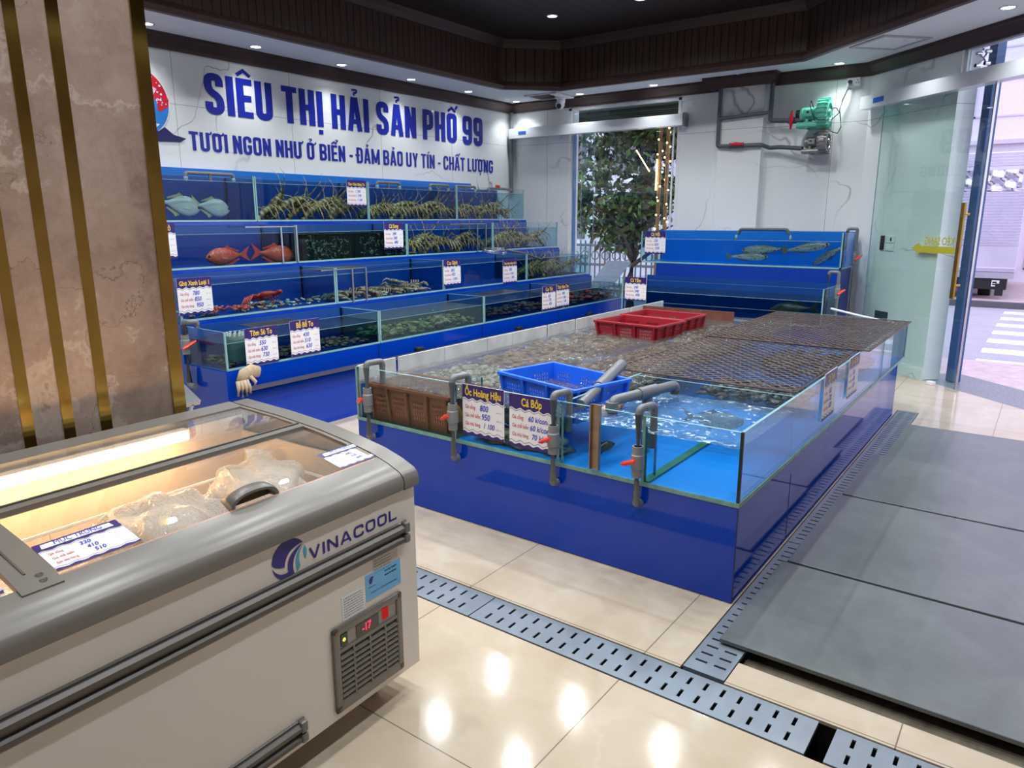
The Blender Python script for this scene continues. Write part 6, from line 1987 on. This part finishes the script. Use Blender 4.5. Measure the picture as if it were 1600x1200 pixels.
# bumper strips
def bumper(x0, x1, z0, z1):
    h = z1 - z0
    prof = [(0, z0), (-0.010, z0 + 0.03 * h), (-0.020, z0 + 0.16 * h), (-0.020, z0 + 0.32 * h), (-0.008, z0 + 0.45 * h), (-0.008, z0 + 0.52 * h), (-0.020, z0 + 0.62 * h), (-0.022, z0 + 0.80 * h), (-0.012, z0 + 0.90 * h), (-0.006, z0 + 0.90 * h), (-0.006, z0 + 0.95 * h), (0, z1)]
    s_ = FB(MB().prism(prof, 0, x0, x1 - 0.022), 'bumper_strip', M['dark_plastic'], smooth=0.4)
    e = MB().rbox(x1 - 0.024, x1, -0.024, -0.001, z0 + 0.005, z0 + 0.46 * h, 0.006)
    e.rbox(x1 - 0.024, x1, -0.024, -0.001, z0 + 0.52 * h, z1, 0.006)
    e.box(x1 - 0.02, x1, -0.006, -0.001, z0, z1)
    FB(e, 'strip_end', M['grey_plastic'], s_)
bumper(XLf, -0.045, 0.566, 0.642)
bumper(XLf, -0.497, 0.118, 0.192)

# logo and name on the front
def front_text(body, x, z, cap, width, m, nm, par=None, off=0.0012, bold=0.02, shear=0.0):
    x0, x1, z0, z1 = text_width(body, 1.0, bold)
    c = text_width('H', 1.0, bold)
    size = cap / (c[3] - c[2])
    xs = width / ((x1 - x0) * size)
    q = MB(); q.open = True
    q.text(body, size, Matrix(((1, 0, 0, x - x0 * size * xs), (0, 0, -1, -off), (0, 1, 0, z - c[2] * size), (0, 0, 0, 1))), xs=xs, bold=bold, shear=shear)
    return FB(q, nm, m, par)
nl, nw_ = block_line('VINACOOL', W=1.0, t=0.20, r=0.30, gap=0.22)
q = MB(); q.open = True
for ch, x, V, F in nl:
    q.add([(-0.437 + (x + p.x) * 0.352 / nw_, -0.0012, 0.659 + p.y * 0.036) for p in V], F)
FB(q, 'name_lettering', M['logo_blue'])
cx, cz, rr_ = -0.503, 0.690, 0.058
def swoosh(poly, m, nm):
    q = MB(); q.open = True
    q.add([(cx + p[0] * rr_, -0.0012, cz + p[1] * rr_) for p in poly], [list(range(len(poly)))])
    FB(q, nm, m)
def bez(p0, p1, p2, n=10):
    return [((1 - t) ** 2 * p0[0] + 2 * t * (1 - t) * p1[0] + t * t * p2[0], (1 - t) ** 2 * p0[1] + 2 * t * (1 - t) * p1[1] + t * t * p2[1]) for t in [i / n for i in range(n + 1)]]
swoosh([(math.cos(a), math.sin(a)) for a in [math.radians(35 + (175 - 35) * i / 20) for i in range(21)]] + bez((-0.96, 0.0), (-0.75, -0.25), (-0.30, -0.30), 6) + bez((-0.30, -0.30), (-0.2, 0.55), (0.82, 0.57), 10), M['logo_blue'], 'emblem_swoosh')
swoosh([(math.cos(a), math.sin(a)) for a in [math.radians(185 + (285 - 185) * i / 16) for i in range(17)]] + bez((0.26, -0.96), (-0.05, 0.0), (0.80, 0.50), 12) + bez((0.80, 0.50), (-0.25, 0.30), (-0.12, -0.62), 12) + bez((-0.12, -0.62), (-0.7, -0.7), (-1.0, -0.09), 8), M['logo_blue'], 'emblem_swoosh')
swoosh(bez((0.86, 0.46), (0.15, 0.1), (0.42, -0.78), 10) + bez((0.42, -0.78), (0.62, -0.55), (0.60, -0.55), 3) + bez((0.60, -0.55), (0.42, 0.05), (0.86, 0.46), 10), M['logo_cyan'], 'emblem_swoosh')
swoosh(bez((0.92, 0.38), (0.72, 0.1), (0.92, -0.36), 8) + bez((0.92, -0.36), (1.12, 0.0), (0.92, 0.38), 8), M['logo_cyan'], 'emblem_swoosh')

# control panel and louvre grille
gx0, gx1, gz0, gz1 = -0.380, -0.085, 0.125, 0.408
b = MB()
b.rbox(gx0, gx1, -0.012, 0, gz0, gz0 + 0.03, 0.006)
b.rbox(gx0, gx1, -0.012, 0, gz1 - 0.020, gz1, 0.006)
b.rbox(gx0, gx0 + 0.026, -0.012, 0, gz0, gz1, 0.006)
b.rbox(gx1 - 0.026, gx1, -0.012, 0, gz0, gz1, 0.006)
b.box(gx0 + 0.02, gx1 - 0.02, -0.010, 0, 0.322, 0.333)
gp_ = FB(b, 'grille_frame', M['grey_plastic'])
FB(MB().box(gx0 + 0.024, gx1 - 0.024, -0.0035, -0.0005, gz0 + 0.024, 0.330), 'vent_opening', M['black'], gp_)
b = MB()
for k in range(16):
    z = gz0 + 0.033 + k * 0.0183
    if z > 0.322: break
    b.prism([(-0.011, z - 0.006), (-0.004, z + 0.003), (-0.004, z + 0.006), (-0.011, z - 0.001)], 0, gx0 + 0.026, gx1 - 0.026)
for x in (-0.300, -0.232, -0.165):
    b.box(x - 0.003, x + 0.003, -0.011, -0.004, gz0 + 0.025, 0.322)
FB(b, 'louvre', M['grey_plastic'], gp_)
FB(MB().box(gx0 + 0.024, gx1 - 0.024, -0.006, -0.0005, 0.333, gz1 - 0.018), 'control_panel', plain('control_panel_grey', (142, 138, 132), 0.35), gp_)
FB(MB().box(-0.285, -0.190, -0.008, -0.006, 0.340, 0.378), 'display_window', plain('dark_window', (70, 66, 66), 0.15), gp_)
q = MB(); q.open = True
q.text('-17', 0.036, Matrix(((1, 0, 0, -0.262), (0, 0, -1, -0.0086), (0, 1, 0, 0.347), (0, 0, 0, 1))), xs=0.8, bold=0.012)
FB(q, 'display_digits', emitter('red_led', (255, 40, 70), 3.0), gp_)
FB(MB().box(-0.348, -0.322, -0.009, -0.006, 0.340, 0.378), 'power_switch', plain('dark_green_switch', (24, 66, 44), 0.25), gp_)
FB(MB().ball((-0.336, -0.009, 0.360), 0.006, 0.002, 0.006), 'switch_lamp', emitter('amber_led', (240, 200, 90), 2.0), gp_)
FB(MB().box(-0.172, -0.148, -0.009, -0.006, 0.345, 0.382), 'lamp_switch', emitter('red_switch_glow', (230, 44, 44), 0.5), gp_)
b = MB()
for x in (gx0 + 0.012, gx1 - 0.012):
    for z in (gz0 + 0.014, gz1 - 0.012):
        b.cyl((x, -0.0145, z), (x, -0.010, z), 0.006, n=10)
FB(b, 'screw', plain('rusty_screw', (126, 96, 70), 0.4, metal=0.6), gp_)
# stickers
FB(MB().box(-0.232, -0.078, -0.0016, 0, 0.432, 0.520), 'blue_sticker', plain('sky_blue_sticker', (112, 184, 236), 0.3, grain=0.1, gscale=6))
FB(MB().box(-0.198, -0.088, -0.0010, 0, 0.500, 0.572), 'notice_sticker', plain('grey_notice', (196, 190, 184), 0.4))
FB(MB().box(-0.330, -0.236, -0.0010, 0, 0.412, 0.492), 'spec_sticker', M['white'])
def print_lines(x0, x1, zs, h, off, m, seed):
    """rows of small unreadable print: broken dashes"""
    rr = random.Random(seed)
    for z in zs:
        q = MB(); q.open = True
        x = x0
        while x < x1:
            w = min(rr.uniform(0.003, 0.011), x1 - x)
            q.add([(x, -off, z), (x + w, -off, z), (x + w, -off, z + h), (x, -off, z + h)], [(0, 1, 2, 3)])
            x += w + rr.uniform(0.0015, 0.003)
        FB(q, 'fine_print', m)
print_lines(-0.324, -0.246, [0.482 - k * 0.0085 for k in range(8)], 0.0022, 0.0016, M['greyink'], 1)
print_lines(-0.192, -0.120, [0.553 - k * 0.010 for k in range(5)], 0.0024, 0.0016, M['greyink'], 2)
print_lines(-0.150, -0.096, [0.502, 0.488], 0.0045, 0.0022, M['black'], 3)
front_text('CÔNG TY CỔ PHẦN ĐIỆN MÁY', -0.212, 0.452, 0.0055, 0.118, M['logo_blue'], 'fine_print', off=0.0022, bold=0.01)
front_text('VINACOOL', -0.222, 0.473, 0.004, 0.034, M['logo_blue'], 'fine_print', off=0.0022, bold=0.01)
cx, cz, rr_ = -0.205, 0.496, 0.013
for a0, a1 in ((60, 250),):
    q = MB(); q.open = True
    q.add([(cx + rr_ * math.cos(math.radians(a0 + (a1 - a0) * i / 16)), -0.0022, cz + rr_ * math.sin(math.radians(a0 + (a1 - a0) * i / 16))) for i in range(17)] + [(cx, -0.0022, cz - 0.006), (cx + 0.004, -0.0022, cz + 0.006)], [list(range(19))])
    FB(q, 'sticker_emblem', M['logo_blue'])
for x in (-0.12, XLf + 0.12):
    for y in (0.12, 0.76):
        b = MB().cyl((x - 0.015, y, 0.038), (x + 0.015, y, 0.038), 0.036, n=18)
        b.box(x - 0.02, x + 0.02, y - 0.02, y + 0.02, 0.06, 0.10)
        FB(b, 'castor', M['black'], smooth=0.5)
# strip lamp inside the back of the lid
FB(MB().cyl((-1.78, 0.742, 0.868), (-0.33, 0.742, 0.868), 0.012, n=12), 'strip_lamp', emitter('warm_strip_lamp', (255, 208, 150), 60.0), smooth=True)
FB(MB().box(-1.80, -0.31, 0.76, 0.80, 0.855, 0.885), 'lamp_holder', liner)

# wire basket inside
wb = thing('wire_basket', 'white wire basket hanging inside the lit chest freezer', 'basket', mat=FZ)
wire = plain('white_wire', (236, 226, 214), 0.3)
b = MB()
X0, X1, Y0_, Y1_, Z0, Z1 = -1.80, -0.10, 0.10, 0.615, 0.40, 0.735
for z in (Z1, 0.64, 0.53, Z0):
    for p, q in (((X0, Y0_), (X1, Y0_)), ((X1, Y0_), (X1, Y1_)), ((X1, Y1_), (X0, Y1_)), ((X0, Y1_), (X0, Y0_))):
        b.cyl((*p, z), (*q, z), 0.004 if z < Z1 else 0.006, n=6)
for k in range(24):
    x = X0 + 0.03 + k * 0.0715
    b.cyl((x, Y1_, Z0), (x, Y1_, Z1), 0.003, n=5)
    b.cyl((x, Y0_, Z0), (x, Y0_, Z1), 0.003, n=5)
    b.cyl((x, Y0_, Z0), (x, Y1_, Z0), 0.003, n=5)
for k in range(7):
    y = Y0_ + 0.04 + k * 0.075
    b.cyl((X1, y, Z0), (X1, y, Z1), 0.003, n=5)
b.build('basket_wires', wire, wb, world=False)
icem = NT('ice_and_frost')
nz = icem.noise(icem.coord(), 140, 4, 0.7)
icem = icem.principled(col=icem.ramp(nz.outputs[0], [(0.3, lin((206, 196, 184))), (0.7, lin((246, 240, 232)))]), rough=0.3, normal=icem.bump(nz.outputs[0], 0.8, 0.006), sss=0.0)
q = random.Random(5)
ph = [(q.uniform(4, 30), q.uniform(4, 30), q.uniform(0, 6)) for _ in range(8)]
def ice(u, v):
    x, y = -1.78 + 1.66 * u, 0.11 + 0.49 * v
    s = sum(math.sin(a * x + c) * math.cos(bb * y + c * 2) for a, bb, c in ph) * 0.004
    return (x, y, 0.655 + s + 0.05 * max(0, 1 - abs(x + 0.35) / 0.45) - 0.05 * v)
b = MB().grid(ice, 110, 36)
o = b.build('frost_bed', icem, None, smooth=True)
o.matrix_world = FZ
tag(o, 'frosty white ice bed filling the basket of the chest freezer', 'ice', kind='stuff')

def bag(label, x, y, z, lx, ly, lz, yaw, col, seed):
    m = FZ @ T(x, y, z + 0.065) @ Matrix.Rotation(yaw, 4, 'Z')
    t = thing('seafood_bag', label, 'bag', mat=m, group='bags of frozen seafood')
    rr = random.Random(seed)
    P = [(rr.uniform(12, 70), rr.uniform(12, 70), rr.uniform(0, 6)) for _ in range(9)]
    def crump(b, amp):
        for i, v in enumerate(b.v):
            s = sum(math.sin(a * v.x + c + 9 * v.z) * math.sin(bb * v.y + c * 1.7) for a, bb, c in P) * amp
            b.v[i] = v * (1 + s)
        return b
    q = MB().ball((0, 0, 0), lx * 0.42, ly * 0.42, lz * 0.42, n=26, m=16)
    crump(q, 0.06).build('contents', col, t, world=False, smooth=True)
    q = MB().ball((0, 0, 0), lx * 0.5, ly * 0.5, lz * 0.52, n=56, m=34)
    crump(q, 0.065)
    q.loft([(lx * 0.42, 0, 0.0), (lx * 0.60, 0.01, 0.02), (lx * 0.72, -0.01, 0.05)], [ly * 0.22, ly * 0.08, ly * 0.2], [lz * 0.2, 0.006, 0.004], n=14)
    q.build('plastic_bag', M['bag_film'], t, world=False, smooth=0.5)
    return t
M['bag_film'] = clear('clear_plastic_film', (0.96, 0.95, 0.93), base=0.07, top=0.7, rough=0.22, bump=(38, 1.0, 0.05, (1, 1, 1)), haze=0.42, hazecol=(0.92, 0.86, 0.78, 1))
pinkish = plain('pinkish_squid', (214, 160, 128), 0.4, grain=0.25, gscale=14)
pale = plain('pale_squid', (232, 214, 196), 0.4, grain=0.15, gscale=14)
bag('puffy clear bag of pale squid in the middle of the freezer', -0.66, 0.38, 0.665, 0.40, 0.28, 0.17, 0.3, pale, 1)
bag('flat clear bag of pinkish squid beside the Mực Trứng card', -0.90, 0.30, 0.640, 0.28, 0.20, 0.11, -0.2, pinkish, 2)
bag('large rounded clear bag at the right end of the freezer', -0.30, 0.42, 0.675, 0.36, 0.30, 0.16, 0.9, pale, 3)
bag('clear bag with pink contents in front right of the freezer', -0.42, 0.26, 0.650, 0.30, 0.20, 0.11, 0.2, pinkish, 4)
bag('clear bag under the lid joint at the left of freezer', -1.12, 0.38, 0.625, 0.28, 0.22, 0.11, 0.5, pale, 5)

def lid_card(x, y, w, h, yaw, title, prices, label):
    sl = math.atan2(zc(y + h) - zc(y), h)
    m = FZ @ T(x, y, zc(y) - 0.004) @ Matrix.Rotation(yaw, 4, 'Z') @ Matrix.Rotation(sl - PI / 2, 4, 'X')
    return price_card(m, title, prices, label, w, h, hand=True, group='handwritten price cards on the freezer')
lid_card(-1.025, 0.112, 0.19, 0.125, 0.0, 'MỰC TRỨNG', ['330', '410', '510'], 'handwritten price card headed Mực Trứng on the freezer lid')
lid_card(-0.205, 0.108, 0.17, 0.115, -0.02, 'MỰC NANG', ['440', '520', '690'], 'handwritten price card at the right end of freezer lid')
lid_card(-1.32, 0.108, 0.19, 0.125, 0.0, 'TÔM NÕN', ['290', '350', '450'], 'handwritten price card left of the lid joint at photo edge')
